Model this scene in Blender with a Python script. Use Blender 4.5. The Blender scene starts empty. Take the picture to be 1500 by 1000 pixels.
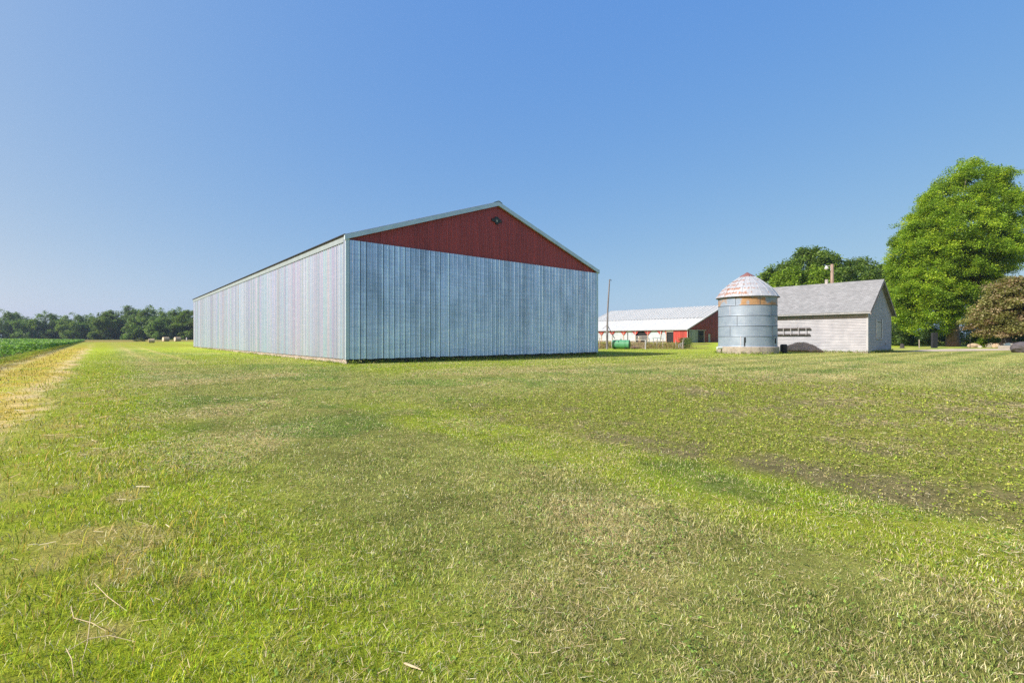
import bpy, math, random
import numpy as np
from mathutils import Vector
random.seed(7)
rng = np.random.default_rng(11)
R = math.radians
scene = bpy.context.scene
COL = scene.collection

# ------------------------------------------------------------------ frame of the place
CAM_H = 1.25
F, PX, HY = 708.0, 750.0, 495.5          # focal length in photo pixels, principal x, horizon row
V = np.array([0.7623, 0.6473])           # the farm's grid: along the sheds' gable ends ...
U = np.array([-0.6473, 0.7623])          # ... and along their long sides
GRID = math.atan2(V[1], V[0])

def uv(x, y):
    return x * U[0] + y * U[1], x * V[0] + y * V[1]

def gh(x, y):
    """height of the land: nearly flat, rising very gently away and towards the bean field"""
    x = np.asarray(x, float); y = np.asarray(y, float)
    d = np.hypot(x, y)
    t = np.log1p(np.exp(np.clip((d - 28) / 8.0, -30, 30))) * 8.0
    t = np.where(d > 230, np.log1p(np.exp(np.clip((230 - 28) / 8.0, -30, 30))) * 8.0, t)
    z = 0.0026 * t
    v = x * V[0] + y * V[1]
    s = np.clip((-2.0 - v) / 14.0, 0, 1); s = s * s * (3 - 2 * s)
    return z + 0.42 * s * np.clip((d - 8) / 30, 0, 1) * np.clip((260 - d) / 150, 0, 1)

def G(px, py):
    """ground point seen at a pixel of the photograph"""
    z = 40.0
    for _ in range(60):
        x = (px - PX) / F * z
        zn = (CAM_H - float(gh(x, z))) * F / (py - HY)
        z = 0.6 * z + 0.4 * zn
    return (px - PX) / F * z, z, float(gh((px - PX) / F * z, z))

def D(px, depth):
    x = (px - PX) / F * depth
    return x, depth, float(gh(x, depth))

def Hh(py, depth):
    return CAM_H + (HY - py) * depth / F

# ------------------------------------------------------------------ noise in numpy
_T = rng.random((512, 512))
def vnoise(x, y, ox=0):
    x = np.asarray(x, float) + 37.3 * ox + 5000; y = np.asarray(y, float) + 91.7 * ox + 5000
    xi = np.floor(x).astype(int); yi = np.floor(y).astype(int)
    fx = x - xi; fy = y - yi
    fx = fx * fx * (3 - 2 * fx); fy = fy * fy * (3 - 2 * fy)
    a = _T[xi % 512, yi % 512]; b = _T[(xi + 1) % 512, yi % 512]
    c = _T[xi % 512, (yi + 1) % 512]; d = _T[(xi + 1) % 512, (yi + 1) % 512]
    return (a * (1 - fx) + b * fx) * (1 - fy) + (c * (1 - fx) + d * fx) * fy
def fbm(x, y, s, o=3, ox=0):
    t = 0; a = .5; n = 0
    for k in range(o):
        t = t + a * vnoise(np.asarray(x) * s, np.asarray(y) * s, ox + k); n += a; a *= .55; s *= 2.1
    return t / n
def sm(a, b, x):
    t = np.clip((x - a) / (b - a), 0, 1); return t * t * (3 - 2 * t)

# ------------------------------------------------------------------ materials
def new_mat(name):
    m = bpy.data.materials.new(name); m.use_nodes = True
    nt = m.node_tree
    return m, nt, nt.nodes['Principled BSDF']

def N(nt, typ, **kw):
    n = nt.nodes.new(typ)
    for k, v in kw.items():
        if k.startswith('i_'):
            n.inputs[k[2:].replace('_', ' ')].default_value = v
        else:
            setattr(n, k, v)
    return n

def ramp(nt, fac, stops):
    r = nt.nodes.new('ShaderNodeValToRGB')
    cr = r.color_ramp
    while len(cr.elements) < len(stops): cr.elements.new(0.5)
    for e, (p, c) in zip(cr.elements, stops):
        e.position = p; e.color = (c[0], c[1], c[2], 1) if not isinstance(c, (int, float)) else (c, c, c, 1)
    nt.links.new(fac, r.inputs[0]); return r.outputs[0]

def coords(nt, scale=(1, 1, 1), kind='Object'):
    tc = nt.nodes.new('ShaderNodeTexCoord'); mp = nt.nodes.new('ShaderNodeMapping')
    mp.inputs['Scale'].default_value = scale
    nt.links.new(tc.outputs[kind], mp.inputs['Vector']); return mp.outputs[0]

def noise(nt, vec, scale, detail=4, rough=.55):
    n = nt.nodes.new('ShaderNodeTexNoise'); n.inputs['Scale'].default_value = scale
    n.inputs['Detail'].default_value = detail; n.inputs['Roughness'].default_value = rough
    nt.links.new(vec, n.inputs['Vector']); return n.outputs['Fac']

def mix(nt, fac, a, b, mode='MIX'):
    m = nt.nodes.new('ShaderNodeMix'); m.data_type = 'RGBA'; m.blend_type = mode
    for sock, val in ((m.inputs[0], fac), (m.inputs[6], a), (m.inputs[7], b)):
        if isinstance(val, bpy.types.NodeSocket): nt.links.new(val, sock)
        elif isinstance(val, (int, float)): sock.default_value = val
        else: sock.default_value = (*val, 1)
    return m.outputs[2]

def bump(nt, bs, height, strength=.4, dist=.02):
    b = nt.nodes.new('ShaderNodeBump'); b.inputs['Strength'].default_value = strength
    b.inputs['Distance'].default_value = dist
    nt.links.new(height, b.inputs['Height']); nt.links.new(b.outputs[0], bs.inputs['Normal'])

def simple(name, c, rough=.7, metal=0, var=.25, scale=3.0, stretch=(1, 1, 1), bmp=.2, dirt=None):
    m, nt, bs = new_mat(name)
    vec = coords(nt, stretch)
    n = noise(nt, vec, scale, 6)
    lo = tuple(max(0, k * (1 - var)) for k in c); hi = tuple(min(1, k * (1 + var)) for k in c)
    col = ramp(nt, n, [(.3, lo), (.7, hi)])
    if dirt:
        n2 = noise(nt, vec, scale * .37, 8, .65)
        f = ramp(nt, n2, [(dirt[1], 0), (dirt[1] + .12, 1)])
        col = mix(nt, f, col, dirt[0])
    nt.links.new(col, bs.inputs['Base Color'])
    bs.inputs['Roughness'].default_value = rough; bs.inputs['Metallic'].default_value = metal
    if bmp: bump(nt, bs, noise(nt, vec, scale * 9, 4), bmp, .01)
    return m

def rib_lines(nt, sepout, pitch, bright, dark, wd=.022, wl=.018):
    """colour factor along a ribbed sheet: highlights painted on the rib crowns, shade painted in beside every rib, each rib a little different"""
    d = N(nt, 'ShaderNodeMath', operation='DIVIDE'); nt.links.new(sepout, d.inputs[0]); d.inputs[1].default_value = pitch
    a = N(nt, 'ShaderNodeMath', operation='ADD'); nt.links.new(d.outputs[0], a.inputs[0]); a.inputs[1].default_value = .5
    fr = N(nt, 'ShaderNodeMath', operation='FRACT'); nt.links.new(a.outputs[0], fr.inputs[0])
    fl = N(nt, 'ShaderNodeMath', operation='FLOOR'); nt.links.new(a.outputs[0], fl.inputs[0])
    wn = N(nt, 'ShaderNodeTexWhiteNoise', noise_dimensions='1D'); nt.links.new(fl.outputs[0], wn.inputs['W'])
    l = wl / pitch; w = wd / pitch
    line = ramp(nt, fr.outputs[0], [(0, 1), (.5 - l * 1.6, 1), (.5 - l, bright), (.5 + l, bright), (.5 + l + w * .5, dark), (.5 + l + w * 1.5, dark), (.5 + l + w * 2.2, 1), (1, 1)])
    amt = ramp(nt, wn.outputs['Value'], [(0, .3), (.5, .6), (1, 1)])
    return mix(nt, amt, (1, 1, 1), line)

def galv(name, base=(.55, .59, .63), dark=(.30, .36, .42), metal=.8, r0=.30, r1=.5, streak=1.0, panel=.915, axis=0, pv=(.8, 1.1), rib=(1.25, .5), low=None, hue=0):
    """weathered galvanised sheet: panel to panel differences, fine horizontal streaks, cloudy oxide"""
    m, nt, bs = new_mat(name)
    tc = nt.nodes.new('ShaderNodeTexCoord')
    sep = nt.nodes.new('ShaderNodeSeparateXYZ'); nt.links.new(tc.outputs['Object'], sep.inputs[0])
    d = N(nt, 'ShaderNodeMath', operation='DIVIDE'); nt.links.new(sep.outputs[axis], d.inputs[0]); d.inputs[1].default_value = panel
    fl = N(nt, 'ShaderNodeMath', operation='FLOOR'); nt.links.new(d.outputs[0], fl.inputs[0])
    wn = N(nt, 'ShaderNodeTexWhiteNoise', noise_dimensions='1D'); nt.links.new(fl.outputs[0], wn.inputs['W'])
    vec = coords(nt, (.35, .35, 6.0)); st = noise(nt, vec, 1.6, 4, .6)
    # every sheet carries its own cloud of oxide
    off = N(nt, 'ShaderNodeCombineXYZ'); k9 = N(nt, 'ShaderNodeMath', operation='MULTIPLY'); nt.links.new(wn.outputs['Value'], k9.inputs[0]); k9.inputs[1].default_value = 9.0
    nt.links.new(k9.outputs[0], off.inputs[2])
    va = N(nt, 'ShaderNodeVectorMath', operation='ADD'); nt.links.new(coords(nt, (.9, .9, .22)), va.inputs[0])
    sc = N(nt, 'ShaderNodeVectorMath', operation='SCALE'); nt.links.new(off.outputs[0], sc.inputs[0]); sc.inputs['Scale'].default_value = .012
    nt.links.new(sc.outputs[0], va.inputs[1])
    cl = noise(nt, va.outputs[0], 1.7, 5, .6)
    if low:
        mr = N(nt, 'ShaderNodeMapRange'); nt.links.new(sep.outputs[2], mr.inputs[0]); mr.inputs[1].default_value = .6; mr.inputs[2].default_value = 2.6; mr.inputs[3].default_value = low; mr.inputs[4].default_value = 0
        ad = N(nt, 'ShaderNodeMath', operation='ADD'); nt.links.new(cl, ad.inputs[0]); nt.links.new(mr.outputs[0], ad.inputs[1]); cl2 = ad.outputs[0]
    else: cl2 = cl
    col = ramp(nt, cl2, [(.30, dark), (.66, base)])
    s2 = ramp(nt, st, [(.35, (.74, .76, .8)), (.62, (1.12, 1.12, 1.12))])
    col = mix(nt, streak, col, s2, 'MULTIPLY')
    p2 = ramp(nt, wn.outputs['Value'], [(0, (pv[0],) * 3), (1, (pv[1],) * 3)])
    col = mix(nt, 1.0, col, p2, 'MULTIPLY')
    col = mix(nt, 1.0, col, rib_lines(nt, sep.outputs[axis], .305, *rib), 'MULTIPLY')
    if hue:   # moire stripes put into the colour: narrow strips differ a little in tint
        d2 = N(nt, 'ShaderNodeMath', operation='DIVIDE'); nt.links.new(sep.outputs[axis], d2.inputs[0]); d2.inputs[1].default_value = .1525
        f2 = N(nt, 'ShaderNodeMath', operation='FLOOR'); nt.links.new(d2.outputs[0], f2.inputs[0])
        w2 = N(nt, 'ShaderNodeTexWhiteNoise', noise_dimensions='1D'); nt.links.new(f2.outputs[0], w2.inputs['W'])
        hc = ramp(nt, w2.outputs['Value'], [(0, (.62, 1.0, 1.05)), (.2, (1.12, 1.1, 1.15)), (.4, (1.05, .80, .98)), (.55, (1.1, 1.1, 1.12)), (.7, (.78, .74, 1.08)), (.85, (.84, 1.08, .92)), (1, (1.2, .86, .84))])
        col = mix(nt, hue, col, hc, 'MULTIPLY')
    nt.links.new(col, bs.inputs['Base Color'])
    rr = ramp(nt, cl, [(.3, r1), (.7, r0)]); nt.links.new(rr, bs.inputs['Roughness'])
    bs.inputs['Metallic'].default_value = metal
    return m

def painted_sheet(name, c, rough=.45, panel=.915, axis=0, fade=.25, rib=None):
    m, nt, bs = new_mat(name)
    tc = nt.nodes.new('ShaderNodeTexCoord')
    sep = nt.nodes.new('ShaderNodeSeparateXYZ'); nt.links.new(tc.outputs['Object'], sep.inputs[0])
    d = N(nt, 'ShaderNodeMath', operation='DIVIDE'); nt.links.new(sep.outputs[axis], d.inputs[0]); d.inputs[1].default_value = panel
    fl = N(nt, 'ShaderNodeMath', operation='FLOOR'); nt.links.new(d.outputs[0], fl.inputs[0])
    wn = N(nt, 'ShaderNodeTexWhiteNoise', noise_dimensions='1D'); nt.links.new(fl.outputs[0], wn.inputs['W'])
    n = noise(nt, coords(nt, (3, 3, .3)), 1.0, 5)
    col = ramp(nt, n, [(.3, tuple(k * .8 for k in c)), (.7, tuple(min(1, k * 1.12) for k in c))])
    p2 = ramp(nt, wn.outputs['Value'], [(0, (1 - fade,) * 3), (1, (1.06,) * 3)])
    col = mix(nt, 1.0, col, p2, 'MULTIPLY')
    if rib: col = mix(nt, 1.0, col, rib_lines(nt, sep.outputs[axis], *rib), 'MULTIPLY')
    nt.links.new(col, bs.inputs['Base Color']); bs.inputs['Roughness'].default_value = rough
    return m

def foliage(name, transl=.35, rough=.6, spec=.25, up=None):
    m, nt, bs = new_mat(name)
    at = N(nt, 'ShaderNodeVertexColor', layer_name='tint')
    nt.links.new(at.outputs[0], bs.inputs['Base Color'])
    bs.inputs['Roughness'].default_value = rough
    bs.inputs['Specular IOR Level'].default_value = spec
    tr = nt.nodes.new('ShaderNodeBsdfTranslucent')
    if up:
        # a lawn scatters light like a surface, not like single cards: lean the shading normal towards the sky
        ge = nt.nodes.new('ShaderNodeNewGeometry')
        va = N(nt, 'ShaderNodeVectorMath', operation='SCALE'); nt.links.new(ge.outputs['Normal'], va.inputs[0]); va.inputs['Scale'].default_value = 1 - up
        vb = N(nt, 'ShaderNodeVectorMath', operation='ADD'); nt.links.new(va.outputs[0], vb.inputs[0]); vb.inputs[1].default_value = (0, 0, up)
        vn = N(nt, 'ShaderNodeVectorMath', operation='NORMALIZE'); nt.links.new(vb.outputs[0], vn.inputs[0])
        nt.links.new(vn.outputs[0], bs.inputs['Normal'])
    c2 = mix(nt, 1.0, at.outputs[0], (1.15, 1.2, .6), 'MULTIPLY')
    nt.links.new(c2, tr.inputs[0])
    ms = nt.nodes.new('ShaderNodeMixShader'); ms.inputs[0].default_value = transl
    nt.links.new(bs.outputs[0], ms.inputs[1]); nt.links.new(tr.outputs[0], ms.inputs[2])
    nt.links.new(ms.outputs[0], nt.nodes['Material Output'].inputs[0])
    return m

# ------------------------------------------------------------------ objects
def tag(o, label=None, cat=None, group=None, kind=None):
    if label: o['label'] = label
    if cat: o['category'] = cat
    if group: o['group'] = group
    if kind: o['kind'] = kind
    return o

def empty(name, loc, rz=0, label=None, cat=None, group=None):
    o = bpy.data.objects.new(name, None); COL.objects.link(o)
    o.location = loc; o.rotation_euler = (0, 0, rz); o.empty_display_size = .3
    return tag(o, label, cat, group)

def fast_mesh(name, verts, faces, mat=None, tint=None, smooth=False):
    """verts (n,3), faces (m,k) all of one size (numpy)"""
    me = bpy.data.meshes.new(name)
    verts = np.asarray(verts, np.float32); faces = np.asarray(faces, np.int32)
    m, k = faces.shape
    me.vertices.add(len(verts)); me.vertices.foreach_set('co', verts.ravel())
    me.loops.add(m * k); me.loops.foreach_set('vertex_index', faces.ravel())
    me.polygons.add(m)
    me.polygons.foreach_set('loop_start', np.arange(0, m * k, k, dtype=np.int32))
    if smooth: me.polygons.foreach_set('use_smooth', np.ones(m, bool))
    me.update(calc_edges=True)
    if tint is not None:
        a = me.color_attributes.new('tint', 'FLOAT_COLOR', 'POINT')
        c = np.ones((len(verts), 4), np.float32); c[:, :3] = tint
        a.data.foreach_set('color', c.ravel())
    if mat: me.materials.append(mat)
    return me

def link(name, me, parent=None, loc=(0, 0, 0), rz=0):
    o = bpy.data.objects.new(name, me); COL.objects.link(o)
    o.location = loc; o.rotation_euler = (0, 0, rz)
    if parent: o.parent = parent
    return o

class MB:
    def __init__(s): s.v = []; s.f = []
    def add(s, vs, fs):
        b = len(s.v); s.v += [tuple(map(float, p)) for p in vs]; s.f += [tuple(i + b for i in f) for f in fs]; return s
    def box(s, a, b):
        x0, y0, z0 = a; x1, y1, z1 = b
        if x0 > x1: x0, x1 = x1, x0
        if y0 > y1: y0, y1 = y1, y0
        if z0 > z1: z0, z1 = z1, z0
        return s.add([(x0, y0, z0), (x1, y0, z0), (x1, y1, z0), (x0, y1, z0), (x0, y0, z1), (x1, y0, z1), (x1, y1, z1), (x0, y1, z1)],
                     [(0, 3, 2, 1), (4, 5, 6, 7), (0, 1, 5, 4), (1, 2, 6, 5), (2, 3, 7, 6), (3, 0, 4, 7)])
    def prism(s, poly, d):
        """extrude a 3-D polygon by the vector d"""
        n = len(poly); d = np.array(d, float)
        top = [tuple(np.array(p, float) + d) for p in poly]
        fs = [tuple(range(n))[::-1], tuple(range(n, 2 * n))] + [(i, (i + 1) % n, n + (i + 1) % n, n + i) for i in range(n)]
        return s.add(list(poly) + top, fs)
    def tube(s, pts, radii, seg=10, cap=True):
        pts = [Vector(p) for p in pts]; rings = []; b = len(s.v)
        for i, p in enumerate(pts):
            t = (pts[min(i + 1, len(pts) - 1)] - pts[max(i - 1, 0)]).normalized()
            a = t.cross(Vector((0, 0, 1)))
            if a.length < .05: a = t.cross(Vector((0, 1, 0)))
            a.normalize(); c = t.cross(a)
            r = radii[i] if hasattr(radii, '__len__') else radii
            for k in range(seg):
                w = 2 * math.pi * k / seg
                s.v.append(tuple(p + a * (r * math.cos(w)) + c * (r * math.sin(w))))
        for i in range(len(pts) - 1):
            for k in range(seg):
                k2 = (k + 1) % seg
                s.f.append((b + i * seg + k, b + (i + 1) * seg + k, b + (i + 1) * seg + k2, b + i * seg + k2))
        if cap:
            s.f.append(tuple(b + k for k in range(seg)))
            e = b + (len(pts) - 1) * seg; s.f.append(tuple(e + k for k in range(seg))[::-1])
        return s
    def lathe(s, prof, seg=48, a0=0, a1=2 * math.pi):
        full = abs(a1 - a0 - 2 * math.pi) < 1e-6; b = len(s.v); n = seg if full else seg + 1
        for r, z in prof:
            for k in range(n):
                w = a0 + (a1 - a0) * k / seg
                s.v.append((r * math.cos(w), r * math.sin(w), z))
        for i in range(len(prof) - 1):
            for k in range(seg):
                k2 = (k + 1) % n
                s.f.append((b + i * n + k, b + i * n + k2, b + (i + 1) * n + k2, b + (i + 1) * n + k))
        return s
    def ribs(s, a0, a1, bot, top, at, pitch=.305, h=.024, w=.035, extra=(), minor=True):
        """a ribbed sheet along the axis a; at(a, off, z) places a point"""
        xs = set([a0, a1, *extra]); prof = {}
        k = 0
        x = math.ceil((a0 + w * 1.5) / pitch) * pitch
        pts = [(a0, 0.0)]
        while x < a1 - w * 1.5:
            pts += [(x - w, 0), (x - w * .55, h), (x + w * .55, h), (x + w, 0)]
            if minor and x + pitch < a1:
                for q in (.36, .64):
                    c = x + pitch * q
                    pts += [(c - .014, 0), (c, h * .28), (c + .014, 0)]
            x += pitch
        pts.append((a1, 0.0))
        for e in extra:
            off = 0
            for (p, q), (p2, q2) in zip(pts, pts[1:]):
                if p <= e <= p2 and p2 > p: off = q + (q2 - q) * (e - p) / (p2 - p)
            pts.append((e, off))
        pts.sort(key=lambda t: t[0])
        b = len(s.v)
        for p, q in pts:
            s.v.append(tuple(map(float, at(p, q, bot(p) if callable(bot) else bot))))
            s.v.append(tuple(map(float, at(p, q, top(p) if callable(top) else top))))
        for i in range(len(pts) - 1):
            s.f.append((b + 2 * i, b + 2 * i + 2, b + 2 * i + 3, b + 2 * i + 1))
        return s
    def build(s, name, mat, parent=None, loc=(0, 0, 0), rz=0, smooth=False, bevel=0):
        me = bpy.data.meshes.new(name); me.from_pydata(s.v, [], s.f); me.update()
        me.materials.append(mat)
        if smooth: me.polygons.foreach_set('use_smooth', [True] * len(me.polygons))
        o = link(name, me, parent, loc, rz)
        if bevel:
            b = o.modifiers.new('bevel', 'BEVEL'); b.width = bevel; b.segments = 2; b.limit_method = 'ANGLE'
        return o

def copy_tree(o, parent=None):
    c = o.copy(); COL.objects.link(c)
    if parent: c.parent = parent
    for ch in list(o.children): copy_tree(ch, c)
    return c

# ------------------------------------------------------------------ lawn: one description used by the soil and by the blades
LUSH = np.array([.350, .470, .022]); MOWN = np.array([.335, .385, .098]); DRY = np.array([.520, .440, .200])
YEL = np.array([.540, .420, .060]); STRAW = np.array([.68, .57, .33]); SOIL = np.array([.170, .140, .098]); DEEP = np.array([.185, .300, .055])
def lawn(x, y):
    """masks and colour of the ground cover at (x, y)"""
    x = np.asarray(x, float); y = np.asarray(y, float)
    u, v = uv(x, y); d = np.hypot(x, y)
    wob = (fbm(x, y, .35, 3, 3) - .5)
    v2 = v + wob * .9
    n1 = fbm(x, y, .22, 3, 1); n2 = fbm(x, y, .8, 3, 2); n3 = fbm(x, y, 2.6, 2, 5); n4 = fbm(x, y, .07, 2, 9)
    c = MOWN[None] + 0 * x[..., None]
    def blend(c, col, m): return c * (1 - m[..., None]) + col * m[..., None]
    dry = sm(.44, .60, n1 * .55 + n2 * .45) * .85 * sm(45, 20, d)
    dry = np.maximum(dry, sm(5.5, 2.2, d) * sm(.40, .62, n2) * .5)
    c = blend(c, DRY * .72 + MOWN * .28, dry)
    green = sm(.50, .62, fbm(x, y, .45, 3, 7))
    c = blend(c, DEEP, green * .8)
    stripe = .5 + .5 * np.sin(2 * np.pi * (u + wob * .25) / 2.3)
    c = c * (1 + (.34 * (stripe - .5) * sm(11, 17, v))[..., None])
    c = c * (1 + (.5 * (n4 - .5) + .5 * (n2 - .5) + .35 * (n3 - .5))[..., None])
    c = blend(c, MOWN * .5 + DRY * .5, .45 * sm(14, 20, v) * sm(.2, .7, stripe) * sm(60, 40, y))
    # the lusher strip along the shed and the uncut margin beside the stubble
    lush = sm(1.6, .3, v2) * sm(-1.7, -.9, v2)
    lush = np.maximum(lush, .8 * sm(1.2, 5.0, v2) * sm(18, 28, u) * sm(.25, .55, n1))
    lush = np.maximum(lush, sm(6.5, 8.5, v) * sm(13, 17, u) * .8)
    c = blend(c, LUSH, lush * (.65 + .35 * n3))
    strip = sm(3.0, 3.6, v + .3 * wob) * sm(4.9, 4.4, v + .3 * wob) * sm(-4, 0, u) * sm(11, 7, u)
    c = blend(c, LUSH * .95, strip * .72 * sm(.2, .5, n2))
    mat_ = .8 * sm(.55, .0, v2) * sm(-.9, -.3, v2) * sm(.51, .66, fbm(x, y, 2.6, 3, 33)) * sm(30, 12, d)
    c = blend(c, np.array([.46, .36, .17]), mat_ * .7)
    # old garden plot, weedy, half bare
    plot = sm(4.35, 4.75, v + .4 * wob) * sm(16.5, 15, v + wob) * sm(9.5, 6, u + wob) * sm(-14, -8, u)
    c = blend(c, np.array([.270, .310, .050]), plot * .8)
    bare = plot * sm(.50, .68, n2 * .55 + n3 * .45) * .8
    bare = np.maximum(bare, plot * sm(6.6, 4.9, v + wob) * sm(.33, .56, n2 * .6 + n3 * .4) * sm(6.5, 3, u) * .9)
    c = blend(c, SOIL * (1.0 + .6 * n3[..., None]), bare * .75)
    # stubble lane beside the beans
    lane = sm(-.75, -1.35, v2) * sm(-4.2, -3.8, v2)
    lane = lane * sm(130, 80, d)
    c = blend(c, YEL * (.75 + .5 * n2[..., None]), lane * (.55 + .4 * n3))
    c = blend(c, LUSH, lane * sm(.52, .66, n2) * .55)
    trk = np.maximum(np.exp(-((v2 + 1.15) / .30) ** 2), np.exp(-((v2 + 3.1) / .30) ** 2) * .8) * sm(.3, .55, n3 * .5 + n2 * .5) * sm(140, 90, d)
    c = blend(c, STRAW, trk * .85)
    t2 = np.exp(-((v - 3.6 + .5 * wob) / .22) ** 2) * sm(24, 32, u) * .55
    t2 = np.maximum(t2, np.exp(-((v - 1.9 + .5 * wob) / .22) ** 2) * sm(24, 32, u) * .5)
    c = blend(c, DRY * 1.1, t2)
    bare = np.maximum(bare, mat_ * .5)
    edge = sm(-3.6, -3.9, v2) * sm(-5, -4.3, v2)
    c = blend(c, LUSH * .8, edge * .8)
    field = sm(-4.3, -5.2, v2)
    c = blend(c, np.array([.06, .075, .025]), field * sm(150, 130, d))
    # far hay ground
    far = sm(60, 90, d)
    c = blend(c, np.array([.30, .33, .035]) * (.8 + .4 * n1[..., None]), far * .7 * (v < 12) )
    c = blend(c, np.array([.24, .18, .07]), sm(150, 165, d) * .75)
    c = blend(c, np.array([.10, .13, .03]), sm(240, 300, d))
    # trodden yard behind the green tank
    yard = sm(50, 54, y) * sm(115, 100, y) * sm(7, 9, x) * sm(.42, .40, x / np.maximum(y, 1)) * sm(.43, .40, x / np.maximum(y, 1) )
    c = blend(c, np.array([.17, .125, .065]), yard * .7 * sm(.35, .5, n1))
    return np.clip(c, .005, .8), dict(u=u, v=v2, lush=lush, bare=bare, plot=plot, lane=lane, trk=trk, dry=np.maximum(dry, mat_), mat=mat_, field=field, n2=n2, n3=fbm(x, y, 7.0, 2, 15))

# ground: one polar sheet, fine near the camera, reaching the horizon
def ground_sheet():
    rr = np.concatenate([[.02], np.geomspace(.5, 60, 330), np.geomspace(62, 6000, 90)])
    ang = np.concatenate([np.linspace(-62, 62, 500), np.linspace(64, 296, 70)])   # degrees from +Y, clockwise
    A = np.radians(ang); nA = len(A); nR = len(rr)
    X = rr[:, None] * np.sin(A)[None]; Y = rr[:, None] * np.cos(A)[None]
    Z = gh(X, Y)
    d = np.hypot(X, Y)
    Z = Z + (fbm(X, Y, 1.6, 3, 21) - .5) * .03 * sm(40, 10, d) - .004
    c, mk_ = lawn(X, Y)
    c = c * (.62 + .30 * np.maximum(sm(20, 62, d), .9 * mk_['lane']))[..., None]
    i, j = np.meshgrid(np.arange(nR - 1), np.arange(nA), indexing='ij')
    j2 = (j + 1) % nA
    f = np.stack([i * nA + j, (i + 1) * nA + j, (i + 1) * nA + j2, i * nA + j2], -1).reshape(-1, 4)[:, ::-1]
    m, nt, bs = new_mat('lawn_soil')
    at = N(nt, 'ShaderNodeVertexColor', layer_name='tint')
    g1 = noise(nt, coords(nt), 38, 6, .7); g2 = noise(nt, coords(nt), 5.0, 6, .65); g3 = noise(nt, coords(nt), .9, 5, .6)
    col = mix(nt, 1.0, at.outputs[0], ramp(nt, g1, [(.28, (.62, .58, .55)), (.68, (1.28, 1.26, 1.2))]), 'MULTIPLY')
    col = mix(nt, 1.0, col, ramp(nt, g2, [(.3, (.74, .74, .72)), (.7, (1.22, 1.2, 1.2))]), 'MULTIPLY')
    col = mix(nt, 1.0, col, ramp(nt, g3, [(.3, (.88, .9, .85)), (.7, (1.1, 1.08, 1.1))]), 'MULTIPLY')
    nt.links.new(col, bs.inputs['Base Color']); bs.inputs['Roughness'].default_value = .95
    bs.inputs['Specular IOR Level'].default_value = .1
    bump(nt, bs, g1, .6, .03)
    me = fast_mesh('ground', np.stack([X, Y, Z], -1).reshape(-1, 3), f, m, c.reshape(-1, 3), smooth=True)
    tag(link('ground', me), 'mown farmyard lawn with dry and green patches reaching to the fields', 'ground', kind='structure')
ground_sheet()

# ------------------------------------------------------------------ grass
SHED = G(507, 533); SHED = (SHED[0], SHED[1])
def inside_building(x, y):
    u, v = uv(x, y); u0, v0 = uv(*SHED)
    return (u > u0 - .02) & (u < u0 + 51) & (v > v0 - .02) & (v < v0 + 18.9)

GRASS = foliage('grass_blades', .27, .65, .15, up=.62)
def blades(name, label, n, r0, r1, power, hfun, wid, seed, keep, colour, lean=(.35, 1.25), amax=60):
    g = np.random.default_rng(seed)
    # radius with pdf ~ r^(1-power)
    q = g.random(n); e = 2 - power
    r = (r0 ** e + q * (r1 ** e - r0 ** e)) ** (1 / e)
    a = np.radians(g.uniform(-amax, amax, n))
    x = r * np.sin(a); y = r * np.cos(a)
    c, mk = lawn(x, y)
    k = keep(x, y, mk, g.random(n)) & ~inside_building(x, y)
    x, y, r, c = x[k], y[k], r[k], c[k]; mk = {q_: w_[k] for q_, w_ in mk.items()}
    n = len(x)
    h = hfun(mk, g.random(n), r); w = wid * (np.maximum(r, 2.0) / 2.0) ** .62 * g.uniform(.6, 1.35, n)
    az = g.uniform(0, 2 * np.pi, n); ln = g.uniform(*lean, n) * h
    fa = az + np.pi / 2 + g.normal(0, .5, n)
    dx, dy = np.cos(az) * ln, np.sin(az) * ln; wx, wy = np.cos(fa) * w / 2, np.sin(fa) * w / 2
    z = gh(x, y) - .006
    P = np.empty((n, 5, 3), np.float32)
    P[:, 0] = np.stack([x - wx, y - wy, z], -1); P[:, 1] = np.stack([x + wx, y + wy, z], -1)
    P[:, 2] = np.stack([x + dx * .4 + wx * .8, y + dy * .4 + wy * .8, z + h * .62], -1)
    P[:, 3] = np.stack([x + dx * .4 - wx * .8, y + dy * .4 - wy * .8, z + h * .62], -1)
    P[:, 4] = np.stack([x + dx, y + dy, z + h], -1)
    i = np.arange(n)[:, None] * 5
    f3 = np.concatenate([i + [0, 1, 2], i + [0, 2, 3], i + [3, 2, 4]], 0)
    c = colour(c, mk, g)
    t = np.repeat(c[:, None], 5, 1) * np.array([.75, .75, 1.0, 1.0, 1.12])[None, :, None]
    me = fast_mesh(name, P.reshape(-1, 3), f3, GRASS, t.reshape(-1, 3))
    o = link(name, me); return tag(o, label, 'grass', kind='stuff')

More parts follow.
